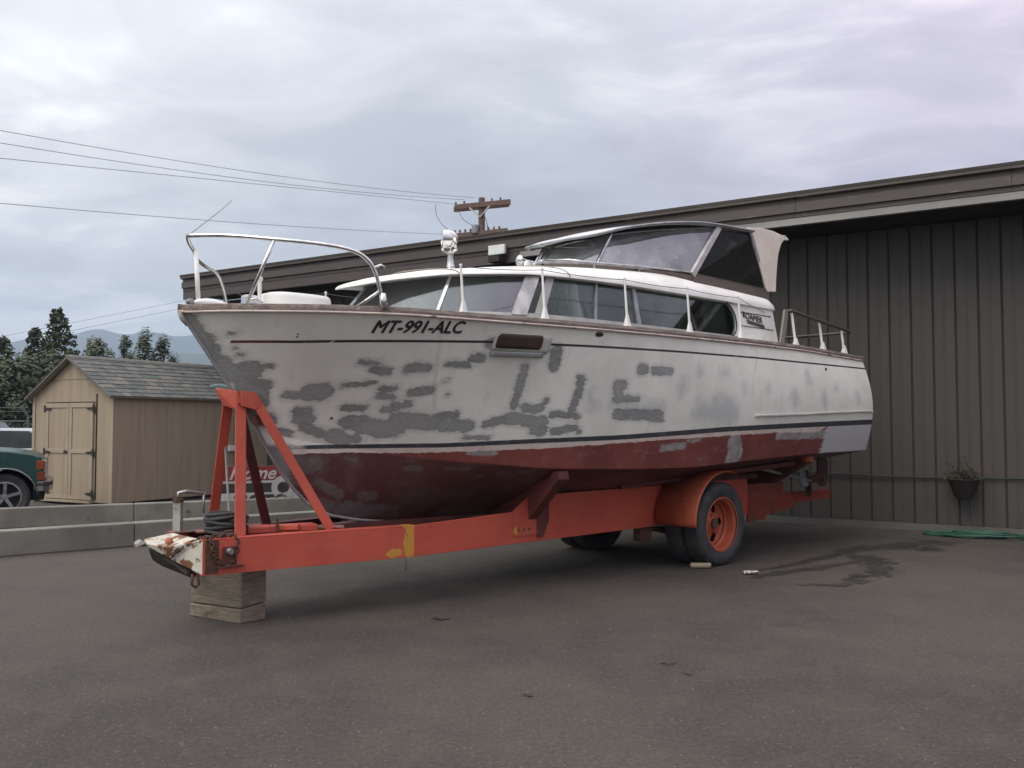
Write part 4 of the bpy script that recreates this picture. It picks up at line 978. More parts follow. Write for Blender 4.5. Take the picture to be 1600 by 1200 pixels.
MB().tube([(4.36,.90,2.60),(4.52,.80,2.46)], .012, 8).build('pulpit_brace', chrome, boat, smooth=True)
MB().tube([(5.53,0,3.0),(5.28,.0,3.23),(5.18,.0,3.335)], [.0045,.004,.003], 6).build('antenna_rod', galv, boat)
MB().tube([(4.44,.89,2.76),(4.37,.90,2.79),(4.33,.90,2.775)], [.012,.012,.008], 8).build('wire_hook', cabin_white, boat, smooth=True)
# stanchions
st_top = [(3.94,1.00,2.83),(3.08,1.19,2.875),(2.00,1.36,2.885),(1.01,1.41,2.90),(.09,1.42,2.90)]
def hs(x): return float(np.interp(-x, -HS[:,0], HS[:,1]))
st = []
for px_, yb in ((3.674, 2.845),(2.90,2.885),(1.93,2.893),(1.01,2.90),(.09,2.90)):
    y = hs(px_)-.045
    for s in (1, -1):
        b = MB(); b.tube([(px_, s*y, 2.50),(px_+.012, s*(y-.02), yb)], [.0125,.0100], 8)
        b.lathe([(0,.018),(.011,.014),(.014,.006),(.013,0),(.010,-.01)], 10, 'Z', (px_+.012, s*(y-.02), yb+.005))
        o = b.build('stanchion', cabin_white, boat, smooth=40)
        MB().lathe([(0,.11),(.014,.11),(.018,.09),(.033,.02),(.040,.0)], 4, 'Z', (px_, s*y, 2.455), math.pi/4, math.pi*2+math.pi/4).build('stanchion_base', cabin_white, o)
    st.append((px_+.012, y-.02, yb))
for s in (1, -1):
    P = [(4.40,s*.90,2.775)] + [(a, s*b_, c) for a, b_, c in st] + [(-1.0, s*1.06, 2.86)]
    ps = []
    for a, c in zip(P[:-1], P[1:]):
        for j in range(8):
            f = j/8; v = Vector(a).lerp(Vector(c), f); v.z -= .05*f*(1-f); ps.append(v)
    ps.append(Vector(P[-1])); MB().tube(ps, .0035, 5).build('lifeline', wire_m, boat)
    ps = [Vector((4.93,-.63,2.70)).lerp(Vector((3.9,-.9,2.52)), i/8) for i in range(9)]
MB().tube([(4.96,-.61,2.73),(4.6,-.72,2.64),(4.05,-.95,2.56)], .0035, 5).build('lifeline', wire_m, boat)
# searchlight
b = MB(); b.lathe([(.075,0),(.06,.03),(.035,.14),(.028,.24),(.035,.26),(0,.27)], 18, 'Z', (3.02,.10,2.93)); sl_ = b.build('searchlight', chrome, boat, smooth=True)
b = MB(); b.lathe([(0,-.09),(.04,-.085),(.075,-.05),(.088,0),(.088,.055),(.08,.06)], 24, 'X', (0,0,0)); h_ = b.build('lamp_housing', chrome, sl_, smooth=50, loc=(3.05,.10,3.31), rz=R_(-35))
MB().lathe([(0,.062),(.05,.060),(.080,.052)], 24, 'X').build('lens', M('lamp lens', (.62,.66,.66), (.5,.52,.52), 9, .1), h_ if False else sl_, smooth=True, loc=(3.05,.10,3.31), rz=R_(-35))
MB().tube([(3.04,.005,3.21),(3.05,-.0,3.31)], .012, 8).tube([(3.04,.195,3.21),(3.05,.195,3.31)], .012, 8).tube([(3.03,0,3.20),(3.03,.1,3.17),(3.03,.2,3.20)], .012, 8).build('yoke', chrome, sl_, smooth=True)
MB().tube([(3.06,.08,3.36),(2.98,.02,3.40),(2.93,.0,3.30),(2.95,.0,3.2)], .006, 6).build('handle', chrome, sl_, smooth=True)
# cabin top hand rails and horn
for s in (1, -1):
    pts = [(2.28,s*.45,3.06),(2.20,s*.50,3.135),(1.6,s*.66,3.18),(1.0,s*.76,3.19),(.45,s*.86,3.17),(.28,s*.90,3.10)]
    MB().tube(spline(pts), .013, 8).build('hand_rail', dull_metal, boat, smooth=True)
    for x, y in ((1.6,.66),(1.0,.76)): MB().tube([(x,s*y,3.06),(x,s*y,3.185)], .010, 8).build('rail_post', dull_metal, boat)
MB().lathe([(0,-.02),(.04,-.015),(.055,.0),(.03,.03),(.02,.10),(.014,.22)], 16, 'X', (0,0,0)).build('horn', chrome, boat, smooth=True, loc=(2.42,.42,3.14), rz=R_(180))
MB().lathe([(.0,.09),(.03,.085),(.06,.05),(.07,0)], 16, 'Z', (2.34,.42,3.06)).build('dome_light', chrome, boat, smooth=True)

# ---- helm shelter ----
# coaming (varnished base)
CO = [(1.66,0),(1.56,.28),(1.36,.52),(1.0,.72),(.62,.88),(.34,.95)]
def co_z(x): return float(np.interp(x, [-1.25,-.2,.34,1.36,1.66],[3.145,3.165,3.185,3.225,3.29]))
for s in (1, -1):
    b = MB(); ring = []
    for x, y in CO: ring.append([(x, s*y, co_z(x)), (x+.02, s*(y+.02), co_z(x)-.03), (x+.03, s*(y+.03), co_z(x)-.26), (x-.05, s*max(y-.05,0), co_z(x)-.26), (x-.04, s*max(y-.04,0), co_z(x))])
    b.grid(ring, closed=True); b.build('coaming', brown_wood, boat, smooth=30)
    MB().tube([(x+.012, s*(y+.012), co_z(x)+.004) for x, y in CO], .012, 6).build('windshield_sill', chrome, boat, smooth=True)
    b = MB(); ring = []
    for x, yb_, z1, z0 in ((.345,.985,3.185,2.98),(-.2,.995,3.165,2.95),(-.8,.998,3.15,2.90),(-1.16,1.0,3.145,2.80),(-1.20,1.0,3.14,2.45)):
        ring.append([(x, s*(yb_-.015), z1), (x, s*(yb_+.035), z0), (x, s*(yb_-.02), z0), (x, s*(yb_-.06), z1)])
    b.grid(ring, closed=True); b.f.append((0,1,2,3)); b.f.append(tuple(len(b.v)-4+i for i in (3,2,1,0))); b.build('coaming', brown_wood, boat)
    b = MB().slab([(-1.145,s*.99,2.44),(-1.27,s*1.02,2.44),(-1.25,s*.985,2.80),(-1.22,s*.96,3.13),(-1.13,s*.96,3.13)], .03 if s > 0 else -.03).build('aft_post', brown_wood, boat)
# roof: plan edge and height
HE = [(1.70,0,3.470),(1.62,.28,3.492),(1.42,.50,3.535),(1.09,.68,3.635),(.66,.81,3.725),(.25,.885,3.785),(-.05,.915,3.815),(-.5,.92,3.845),(-.98,.92,3.865)]
hp = spline(HE, 5)
b = MB(); top = []; botm = []
for p in hp:
    row = []
    for v in np.linspace(-1, 1, 15):
        row.append((p.x, p.y*v, p.z + .035*(1-v*v)*min(1, p.y*2)))
    top.append(row)
b.grid(top); n = len(top)
lower = [[(x-(.012 if i < 4 else 0), y*.985, z-.028-.01*(1-(j-7)**2/49)) for j, (x, y, z) in enumerate(r)] for i, r in enumerate(top)]
o = len(b.v); b.grid(lower)
for i in range(n-1):
    for j in (0, 14): b.f.append((i*15+j, (i+1)*15+j, o+(i+1)*15+j, o+i*15+j))
for j in range(14): b.f.append(((n-1)*15+j, (n-1)*15+j+1, o+(n-1)*15+j+1, o+(n-1)*15+j)); b.f.append((j, j+1, o+j+1, o+j))
o = b.build('helm_roof', canvas_white, boat, smooth=35)
o.data.materials.clear(); o.data.materials.append(M('roof vinyl', (.62,.63,.64), (.5,.51,.52), 4, .5))
for s in (1, -1):
    MB().tube([(p.x+.006, s*(p.y+.006), p.z-.012) for p in hp], .014, 8).build('roof_trim', galv, boat, smooth=True)
# headliner
MB().grid([[(r[k][0]-.03, r[k][1]*.93, r[k][2]-.012) for k in range(15)] for r in lower[2:]]).build('headliner', M('headliner', (.16,.15,.13), (.11,.10,.09), 4, .85), boat, smooth=True)
def roof_under(x, y):
    P = np.array([(p.x, p.y, p.z) for p in hp])[::-1]
    return float(np.interp(x, P[:,0], P[:,2]))-.03
bright_al = M('bright aluminium', (.72,.68,.67), (.58,.55,.54), 8, .35, .35)
# windshield posts & panes
def post(p0, p1, w, m, name, d=.03): return MB().bar(p0, p1, w, d, up=(0,1,0)).build(name, m, boat, bevel=.006)
WB = [(1.66,0,3.29),(1.37,.51,3.228),(.34,.95,3.19)]; WT = [(1.50,0,3.455),(1.135,.50,3.572),(-.30,.86,3.80)]
for s in (1, -1):
    for k in (0, 1):
        A, B = Vector(WB[k]), Vector(WB[k+1]); Cc, D = Vector(WT[k]), Vector(WT[k+1]); n = 12; G = []
        for i in range(n+1):
            f = i/n; bow = math.sin(math.pi*f)*(.09 if k else .05); lo = A.lerp(B, f) + Vector((bow*.7, bow*.6, -.0)); hi = Cc.lerp(D, f) + Vector((bow*.7, bow*.6, 0))
            G.append([(lo.x, s*lo.y, lo.z), (hi.x, s*hi.y, hi.z)])
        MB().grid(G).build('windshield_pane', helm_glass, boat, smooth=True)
        MB().tube([g[1] for g in G], .010, 6).build('windshield_header', dull_metal, boat)
    post(tuple(Vector(WB[1])*Vector((1,s,1)) + Vector((.012,0,0))), (WT[1][0]+.012, s*WT[1][1], WT[1][2]+.005), .034, chrome, 'windshield_post')
    post((.345, s*.968, 3.17), (-.305, s*.880, 3.81), .075, bright_al, 'windshield_post', .04)
    # aft side window
    q = [(.27,s*.955,3.185),(-.36,s*.872,3.80),(-.925,s*.872,3.845),(-1.165,s*.955,3.16)]
    MB().slab(q, .004).build('side_window', dark_glass, boat)
    MB().bar((-1.185,s*.957,3.14),(-.945,s*.885,3.855), .05, .03, up=(0,1,0)).build('side_window_post', dull_metal, boat, bevel=.005)
    MB().bar((.30,s*.965,3.18),(-1.17,s*.965,3.155), .02, .03).build('side_window_frame', brown_wood, boat)
    MB().bar((-.33,s*.885,3.79),(-.95,s*.885,3.845), .02, .03).build('side_window_frame', brown_wood, boat)
    # cream wing
    w = [(-.94,3.90),(-1.045,3.50),(-1.155,3.135),(-1.345,3.15),(-1.40,3.32),(-1.475,3.50),(-1.55,3.66),(-1.65,3.79),(-1.74,3.86),(-1.86,3.875),(-1.85,3.905),(-1.50,3.945),(-1.22,3.940)]
    yy = lambda z: s*(.985-.115*(z-3.15)/.75)
    vs = [(x, yy(z)+s*.004, z) for x, z in w] + [(x, yy(z)-s*.035, z) for x, z in w]; m = len(w)
    MB().add(vs, [tuple(range(m)), tuple(range(2*m-1, m-1, -1))] + [(i, (i+1) % m, (i+1) % m+m, i+m) for i in range(m)]).build('side_wing', cream, boat, bevel=.008)
MB().bar((WB[0][0]+.01,0,3.29),(WT[0][0]+.01,0,3.46), .03, .03, up=(0,1,0)).build('windshield_post', chrome, boat)
G = [[(x, .872*v, z + .03*(1-v*v)) for v in np.linspace(-1,1,9)] for x, z in ((-.97,3.866),(-1.25,3.885),(-1.5,3.90),(-1.7,3.91),(-1.80,3.918))]
MB().grid(G).build('roof_wing', cream, boat, smooth=True, solid=.02)
MB().lim(.35, .55, -.85, .85, 2.95, 3.24).build('dashboard', brown_wood, boat, bevel=.02)
b = MB(); b.tube([(.30,.40+.17*math.cos(a),3.27+.17*math.sin(a)*.8) for a in np.linspace(0, 6.283, 25)[:-1]], .011, 6, closed=True); b.tube([(.30,.23,3.27),(.30,.57,3.27)], .008, 6).tube([(.38,.4,3.22),(.3,.4,3.27)], .02, 6).build('steering_wheel', cabin_white, boat, smooth=True)
MB().box((.78,.42,3.27), (.30,.34,.05), .3, 0, .1).build('cushion', M('yellow foam', (.62,.52,.30), (.5,.42,.25), 6, .9), boat, bevel=.015)
MB().box((1.10,.22,3.33), (.26,.30,.06), .1, .1, .25).build('cushion', M('yellow foam pale', (.66,.56,.34), (.52,.44,.27), 6, .9), boat, bevel=.015)
MB().tube([(1.15,.46,3.24),(1.02,.48,3.42)], .035, 10).build('rolled_paper', M('pale paper', (.6,.58,.48), (.5,.48,.4), 6, .9), boat, smooth=40)
for q in ((.62,.62,3.28,.10),(.50,.70,3.27,.07)): MB().box(q[:3], (.10,.12,q[3]), .4).build('box', cabin_white, boat, bevel=.01)
MB().bar((.35,.35,3.745),(-.1,.55,3.76), .02, .02).build('grab_handle', galv, boat)
MB().box((1.02,.12,3.55), (.14,.05,.04), .3).build('wiper_motor', cream, boat, bevel=.01)
# ---- cockpit rail ----
for s in (1, -1):
    rp = [(-.86,s*1.33,2.45),(-.97,s*1.325,2.80),(-1.0,s*1.32,2.85),(-1.10,s*1.318,2.868),(-1.9,s*1.29,2.805),(-2.72,s*1.22,2.752),(-2.84,s*1.17,2.745)]
    b = MB(); n_ = len(rp)
    MB().bar(rp[0], (-.99,s*1.32,2.86), .085, .03, up=(0,1,0)).build('rail_end', M('grey rail board', (.23,.205,.185), (.17,.15,.135), 5, .6), boat, bevel=.008)
    MB().tube(rp[3-1:], [.022]*5, 8).build('cockpit_rail', M('brown rail', (.10,.075,.06), (.07,.055,.045), 5, .5), boat, smooth=True)
    for x in (-1.13, -1.86, -2.50):
        y = hs(x)-.06; zt2 = float(np.interp(x, [-2.72,-1.9,-1.1],[2.74,2.79,2.855])); yt = float(np.interp(x,[-2.72,-1.1],[1.22,1.315]))
        o = MB().tube([(x,s*y,2.44),(x,s*yt,zt2)], .015, 8).build('stanchion', cabin_white, boat, smooth=40)
        MB().lathe([(0,.12),(.018,.12),(.022,.10),(.045,.02),(.05,.0)], 4, 'Z', (x, s*y, 2.43), math.pi/4, math.pi*2+math.pi/4).build('stanchion_base', cabin_white, o)
MB().tube([(-2.84,-1.17,2.745),(-2.88,0,2.745),(-2.84,1.17,2.745)], .02, 8).build('transom_rail', M('brown rail 2', (.09,.07,.055), (.06,.05,.04), 5, .5), boat, smooth=True)
for y in (-.6, .2): MB().tube([(-2.88,y,2.42),(-2.87,y,2.74)], .012, 8).build('stanchion', dull_metal, boat)
# underwater gear
keel_m = M('keel paint', (.075,.03,.028), (.05,.028,.026), 5, .8)
MB().prism([(3.3,.655),(3.3,.80),(1.0,.92),(-1.9,1.0),(-1.9,.86),(-1.7,.80),(1.0,.665)], -.03, .03).build('keel', keel_m, boat, bevel=.008)
for s in (1, -1):
    MB().prism([(-2.12,1.18),(-2.30,1.18),(-2.36,.80),(-2.42,.78),(-2.42,.74),(-2.26,.74),(-2.22,.80)], s*.78-.015, s*.78+.015).build('shaft_strut', M('primer strut', (.19,.20,.205), (.12,.12,.12), 6, .7), boat, bevel=.005)
    MB().tube([(-1.2,s*.72,1.03),(-2.50,s*.78,.80)], .022, 10).build('propeller_shaft', dull_metal, boat, smooth=40)
    pr = MB().lathe([(0,-.08),(.03,-.07),(.045,0),(.04,.05),(0,.08)], 14, 'X', (-2.50,s*.78,.80)).build('propeller', M('propeller bronze', (.12,.06,.04), (.07,.035,.03), 12, .6), boat, smooth=True)
    for k in range(3):
        a = k*2.094+.35; c = Vector((-2.50,s*.78,.80)); rad = Vector((0, math.cos(a), math.sin(a))); tan_ = Vector((0, -math.sin(a), math.cos(a)))
        qs = [c+rad*.04+tan_*.03+Vector((.02,0,0)), c+rad*.13+tan_*.07+Vector((.035,0,0)), c+rad*.20+tan_*.02, c+rad*.20-tan_*.03, c+rad*.12-tan_*.07-Vector((.035,0,0)), c+rad*.04-tan_*.03-Vector((.02,0,0))]
        MB().slab(qs, .01).build('blade', pr.data.materials[0], pr)
    MB().prism([(-2.72,1.18),(-2.80,1.18),(-2.94,1.05),(-2.94,.80),(-2.86,.72),(-2.72,.72),(-2.68,.80),(-2.68,1.05)], s*.78-.015, s*.78+.015).build('rudder', keel_m, boat, bevel=.006)

# ================= TRAILER =================
tr = thing('boat_trailer', 'long orange steel boat trailer with dual wheels and a rusty white coupler', 'trailer', BORG, BOATR)
def orange(name, a=(.47,.085,.050), b_=(.38,.062,.040), yel=.72, rust=.66, patches=()):
    k = NodeKit(name)
    c = k.mix(k.step(k.noise(1.3, 5, .6), .35, .7), a, b_)
    c = k.mix(k.math('MULTIPLY', k.step(k.noise(8, 6, .65, stretch=(1,1,.5)), .5, .8), .35), c, (.26,.05,.03))
    c = k.mix(k.step(k.noise(3.4, 6, .7, off=(5,1,9), stretch=(1,1,.55)), yel, yel+.02), c, (.46,.24,.035))
    c = k.mix(k.step(k.noise(7, 7, .72, off=(2,8,3)), rust, rust+.05), c, (.13,.05,.025))
    c = k.mix(k.math('MULTIPLY', k.step(k.noise(2.2, 6, .68, off=(8,1,4), stretch=(1,1,3)), .48, .70), .22), c, (.48,.17,.12))
    c = k.mix(k.math('MULTIPLY', k.step(k.noise(5, 7, .75, off=(1,7,4), stretch=(3,1,.35)), .60, .70), .50), c, (.15,.045,.03))
    if patches:
        sp_ = k.n('ShaderNodeSeparateXYZ'); k.t.links.new(k.tc.outputs['Object'], sp_.inputs[0]); jn = k.math('MULTIPLY', k.math('SUBTRACT', k.noise(11, 6, .7, stretch=(1,1,.6), off=(6,6,6)), .5), 6.5)
        for px_, pz_, rx_, rz_ in patches:
            d_ = k.math('ADD', k.math('POWER', k.math('MULTIPLY', k.math('SUBTRACT', sp_.outputs[0], px_), 1/rx_), 2), k.math('POWER', k.math('MULTIPLY', k.math('SUBTRACT', sp_.outputs[2], pz_), 1/rz_), 2))
            c = k.mix(k.step(k.math('ADD', d_, jn), 1.0, .86), c, (.46,.235,.035))
    k.bump(k.noise(40, 5, .6), .25, .004)
    return k.done(c, .55, 0, .4)
org = orange('orange paint', patches=((2.64,.52,.035,.06),)); org_t = orange('tongue orange', patches=((3.85,.58,.05,.17),(3.97,.47,.07,.04))); org_y = orange('orange paint worn to yellow', yel=.60); org_r = orange('orange paint rusty', (.24,.040,.026), (.15,.035,.02), .66, .52)
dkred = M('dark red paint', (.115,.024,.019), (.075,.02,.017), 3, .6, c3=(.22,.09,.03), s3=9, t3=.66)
rust_m = M('rust', (.10,.05,.03), (.06,.032,.022), 18, .9, bump=.6, bs=60, c3=(.17,.08,.04), s3=30)
for s in (1, -1):
    F0 = Vector((5.52, s*.30, 0)); J = Vector((3.78, s*.575, 0))
    # tongue rail (channel shape: web and flanges)
    b = MB(); b.bar((F0.x,F0.y,.567),(J.x,J.y,.562), .02, .244); b.bar((F0.x,F0.y-s*.04,.695),(J.x,J.y-s*.04,.690), .10, .012).bar((F0.x,F0.y-s*.04,.440),(J.x,J.y-s*.04,.436), .10, .012)
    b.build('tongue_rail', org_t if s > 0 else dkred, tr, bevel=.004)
    # main side plate
    b = MB(); b.prism([(3.80,.432),(3.80,.694),(2.66,.728),(2.44,.868),(-1.30,.875),(-1.30,.432)], s*.575-.011, s*.575+.011); b.build('side_plate', org, tr, bevel=.004)
    MB().lim(3.78, -1.3, s*.575-s*.10, s*.575-s*.012, .434, .446).build('flange', dkred, tr)
    b = MB(); b.prism([(-1.304,.34),(-1.304,.80),(-2.15,.80),(-2.15,.66),(-2.36,.66),(-2.44,.45),(-1.75,.40),(-1.72,.34)], s*.575-.014, s*.575+.010); b.build('rear_plate', org_r, tr, bevel=.004)
    MB().lim(-3.5, -1.9, s*.49-.05, s*.49+.05, .50, .63).build('rear_arm', orange('orange arm', (.22,.035,.022), (.14,.026,.018), .70, .60), tr, bevel=.006)
    MB().prism([(2.36,.47),(2.36,.865),(2.30,.90),(2.22,.90),(2.20,.86),(2.20,.62),(2.28,.47)], s*.588, s*.602).build('bracket', dkred, tr, bevel=.003)
    MB().lim(2.66, 2.0, s*.587, s*.594, .50, .735).build('patch_plate', org, tr)
    for i in range(3): MB().lathe([(0,.008),(.012,.008),(.012,0)], 6, 'Y', (0,0,0)).build('bolt', rust_m, tr, loc=(2.60-.07*i, s*.594 if s > 0 else -.602, .56))
    # fender
    b = MB(); pr_ = [(.575, s*.62), (.575, s*1.15)]
    G = []; 
    for i in range(25):
        a = R_(-4 + 116*i/24); rr = .575
        G.append([(rr*math.cos(a), s*.62, .50+rr*math.sin(a)*.93), (rr*math.cos(a), s*1.13, .50+rr*math.sin(a)*.93), (rr*.985*math.cos(a), s*1.15, .50+rr*.985*math.sin(a)*.93)])
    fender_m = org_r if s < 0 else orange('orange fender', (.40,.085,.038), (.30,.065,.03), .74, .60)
    b.grid(G); b.build('fender', fender_m, tr, smooth=35, solid=.012)
    G = [[(.0+.575*math.cos(R_(a)), s*.622, .50+.575*math.sin(R_(a))*.93), (.0+.43*math.cos(R_(a)), s*.622, .50+.40*math.sin(R_(a)))] for a in range(0, 181, 9)]
    MB().grid(G).build('fender_web', dkred, tr, solid=.006)
    # tyres and wheels
    for yo, nm in ((.99, 'outer'), (.73, 'inner')):
        w = MB().lathe([(.0,0)], 3, 'Y') if False else None
        prof = [(.285,-.085),(.31,-.10),(.36,-.112),(.41,-.108),(.437,-.09),(.448,-.06),(.452,0),(.448,.06),(.437,.09),(.41,.108),(.36,.112),(.31,.10),(.285,.085)]
        wr = thing_part = bpy.data.objects.new('wheel', None); COL.objects.link(wr); wr.parent = tr; wr.location = (0, s*yo, .452); wr.empty_display_size = .1
        if s < 0: wr.rotation_euler.z = math.pi
        b = MB(); b.lathe(prof, 56, 'Y')
        tyre = b.build('tyre', black_rubber, wr, smooth=40)
        b = MB()
        for i in range(44):
            a = 2*math.pi*i/44
            for k in (-1, 0, 1):
                y = k*.058; b.box((.452*math.cos(a+.03*k), y, .452*math.sin(a+.03*k)), (.010, .042, .045), 0, 0, -a-.03*k)
        t2 = b.build('tread', black_rubber, wr)
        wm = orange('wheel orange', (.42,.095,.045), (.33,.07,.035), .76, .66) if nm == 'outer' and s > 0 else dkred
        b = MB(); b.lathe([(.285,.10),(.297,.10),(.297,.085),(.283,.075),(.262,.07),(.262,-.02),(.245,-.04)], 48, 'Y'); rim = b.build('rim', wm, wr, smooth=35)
        # disc with five hand holes (ring of plates round the holes)
        b = MB(); N = 120; G = []
        def yd(r): return float(np.interp(r, [.0,.06,.085,.20,.255],[-.02,-.02,-.04,-.075,-.05]))
        rr_ = [.0, .05, .082, .105] + [.110+.0075*q for q in range(15)] + [.225, .262]
        for i in range(N+1):
            a = 2*math.pi*i/N; G.append([(r*math.cos(a), yd(r), r*math.sin(a)) for r in rr_])
        o_ = len(b.v); 
        for row in G: b.v += row
        m = len(rr_)
        for i in range(N):
            for k in range(m-1):
                ph = (i+.5)*.5 % 12; rc = (rr_[k]+rr_[k+1])/2
                if ((ph-6)/3.1)**2 + ((rc-.165)/.050)**2 < 1.0: continue
                b.f.append((o_+i*m+k, o_+(i+1)*m+k, o_+(i+1)*m+k+1, o_+i*m+k+1))
        b.build('disc', wm, wr, smooth=30, solid=.008)
        b = MB()
        for i in range(6):
            a = i*math.pi/3+.3; b.lathe([(0,.03),(.013,.03),(.013,0)], 6, 'Y', (.095*math.cos(a), -.045, .095*math.sin(a)))
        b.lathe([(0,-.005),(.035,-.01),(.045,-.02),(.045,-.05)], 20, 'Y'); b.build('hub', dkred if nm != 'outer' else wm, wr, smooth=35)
MB().tube([(0,-1.0,.452),(0,1.0,.452)], .055, 12).build('axle', rust_m, tr, smooth=40)
MB().lathe([(0,-.14),(.10,-.12),(.15,-.05),(.15,.05),(.10,.12),(0,.14)], 18, 'Y', (0,0,.44)).build('differential', rust_m, tr, smooth=True)
for s in (1, -1):
    for k in range(5): MB().bar((.62-.09*k,s*.50,.40-.018*k),(-.62+.09*k,s*.50,.40-.018*k), .07, .014).build('leaf_spring', rust_m, tr)
    MB().lim(.55,.75, s*.50-.05, s*.50+.05, .28, .44).build('spring_hanger', rust_m, tr, bevel=.01)
for x, z0, z1 in ((3.7,.45,.62),(2.4,.45,.62),(1.2,.45,.7),(-.6,.45,.7),(-1.9,.45,.62)):
    MB().lim(x-.05, x+.05, -.56, .56, z0, z1).build('cross_member', dkred, tr, bevel=.005)
MB().lim(4.70, 4.82, -.42, .42, .46, .69).build('cross_member', org, tr, bevel=.005)
MB().bar((5.2,.0,.60),(3.7,-.30,.62), .10, .10).build('drawbar', dkred, tr)
MB().bar((5.2,-.05,.67),(3.0,.10,.66), .06, .05).build('drawbar', dkred, tr)
MB().bar((5.05,.05,.712),(4.52,.20,.712), .16, .05).build('cross_plank', org_y, tr, bevel=.006)
MB().bar((4.98,.02,.72),(4.70,.26,.725), .09, .04).build('cross_plank', org_y, tr, bevel=.006)
MB().bar((5.35,-.2,.700),(4.3,.28,.700), .10, .012).build('deck_plate', M('pale scuffed plate', (.42,.22,.17), (.30,.12,.08), 5, .7), tr)
MB().tube([(4.86,.20,.70),(4.86,.20,.80)], .012, 6).build('pin', rust_m, tr)
# bow stand
for p0, p1, w, m in (((5.23,.315,.690),(5.115,.06,1.80),.085,org),((4.455,.34,.69),(5.04,.10,1.78),.08,org),((5.16,-.33,.69),(5.15,-.08,1.76),.08,org),((4.66,-.36,.69),(5.08,-.08,1.76),.08,dkred)):
    b = MB(); b.bar(p0, p1, w, .012, up=(0,1,0)); d = (Vector(p1)-Vector(p0)).normalized()
    q0 = Vector(p0) + Vector((-w/2,-.03,0)); q1 = Vector(p1) + Vector((-w/2,-.03,0)); b.bar(tuple(q0), tuple(q1), .012, .06, up=(0,1,0))
    b.build('stand_leg', m, tr, bevel=.003)
b = MB(); b.slab([(5.23,-.13,1.835),(5.15,.09,1.81),(5.12,.10,1.73),(5.15,.07,1.67),(5.18,-.08,1.70)], .02); b.build('stand_head', org, tr, bevel=.004)
b = MB(); b.slab([(5.14,.10,1.81),(5.02,.105,1.80),(4.95,.11,1.70),(5.03,.12,1.66),(5.14,.11,1.69)], .016); b.build('stand_head', org, tr, bevel=.004)
b = MB(); b.slab([(5.22,-.13,1.83),(5.0,-.13,1.76),(4.96,-.12,1.66),(5.18,-.12,1.70)], .016); b.build('stand_head', dkred, tr, bevel=.004)
MB().slab([(5.06,.07,1.62),(4.97,.08,1.62),(4.95,.09,1.54),(5.01,.09,1.54)], .012).build('stand_tab', dkred, tr)
MB().tube([(5.22,-.14,1.835),(5.26,-.17,1.85),(5.22,-.1,1.86),(5.16,-.02,1.84)], .008, 6).build('bow_strap', M('blue rope', (.25,.38,.42), (.2,.3,.34), 20, .8), tr)
MB().tube([(5.14,-.18,1.55),(5.10,-.16,.92),(5.09,-.15,.71)], [.010,.010,.014], 6).build('winch_pole', M('pale rod', (.36,.36,.33), (.3,.3,.28), 8, .6), tr)
# coupler (rusty white nose)
rw = NodeKit('rusty white nose')
c_ = rw.mix(rw.step(rw.noise(7, 7, .7), .50, .56), (.56,.53,.45), (.17,.075,.035)); c_ = rw.mix(rw.step(rw.noise(13, 7, .7, off=(3,3,1)), .60, .64), c_, (.40,.20,.07)); rw.bump(rw.noise(22, 7, .7), .8, .01)
rw = rw.done(c_, .75)
b = MB(); b.add([(5.52,.315,.70),(5.52,-.24,.70),(5.78,-.13,.685),(5.80,.0,.665),(5.70,.14,.64),(5.52,.315,.44),(5.56,-.22,.64),(5.78,-.13,.66),(5.79,.0,.64),(5.66,.13,.54)], [(0,4,3,2,1),(0,5,9,4),(4,9,8,3),(3,8,7,2),(5,6,7,8,9)])
b.build('coupler', rw, tr, bevel=.006)
MB().slab([(5.50,.316,.690),(5.50,.316,.445),(5.40,.330,.442),(5.40,.330,.692)], .008).build('coupler_patch', rust_m, tr)
MB().lathe([(0,.03),(.02,.025),(.03,.0),(.025,-.02)], 12, 'Z', (5.66,.05,.675)).build('pin', M('orange pin', (.42,.12,.06), (.3,.1,.06), 20, .7), tr, smooth=True)
b = MB(); random.seed(8)
b.slab([(5.72,-.10,.64),(5.62,.12,.545),(5.56,.20,.47),(5.50,.20,.43),(5.52,.05,.47),(5.62,-.08,.50),(5.68,-.12,.55)], .05); b.build('hitch_socket', M('dark hitch', (.03,.025,.022), (.05,.035,.025), 20, .8), tr, bevel=.006)
MB().tube([(5.56,.24,.445),(5.57,.25,.37),(5.54,.26,.35),(5.52,.26,.37),(5.53,.25,.44)], .012, 6).build('safety_hook', rust_m, tr, smooth=True)
# jack
jx, jy = 5.44, -.33
MB().tube([(jx,jy,.50),(jx,jy,.93)], .042, 4).build('jack_post', M('pale jack tube', (.36,.37,.33), (.28,.28,.25), 8, .7, c3=(.20,.10,.05), s3=14), tr)
MB().tube([(jx,jy,.93),(jx,jy,.955)], .046, 8).build('jack_cap', rust_m, tr)
MB().tube([(jx,jy,.955),(jx,jy,1.0),(jx-.06,jy,1.01),(jx-.20,jy+.02,.985)], [.014,.014,.015,.012], 8).build('jack_crank', dull_metal, tr, smooth=True)
MB().tube([(jx-.20,jy+.02,.995),(jx-.20,jy+.02,.83)], .010, 8).build('jack_handle', dull_metal, tr, smooth=True)
MB().lim(jx-.06,jx+.06,jy-.06,jy+.06,.56,.70).build('jack_bracket', org, tr)
# marker lamp
MB().lathe([(0,.04),(.02,.04),(.028,.02),(.03,0)], 14, 'Y', (5.33,.345,.60)).build('marker_lamp', dull_metal, tr, smooth=35)
MB().lim(5.38,5.27,.343,.352,.50,.635).build('lamp_plate', dkred, tr)
MB().lim(5.42,5.22,.343,.375,.488,.496).build('lamp_step', rust_m, tr)
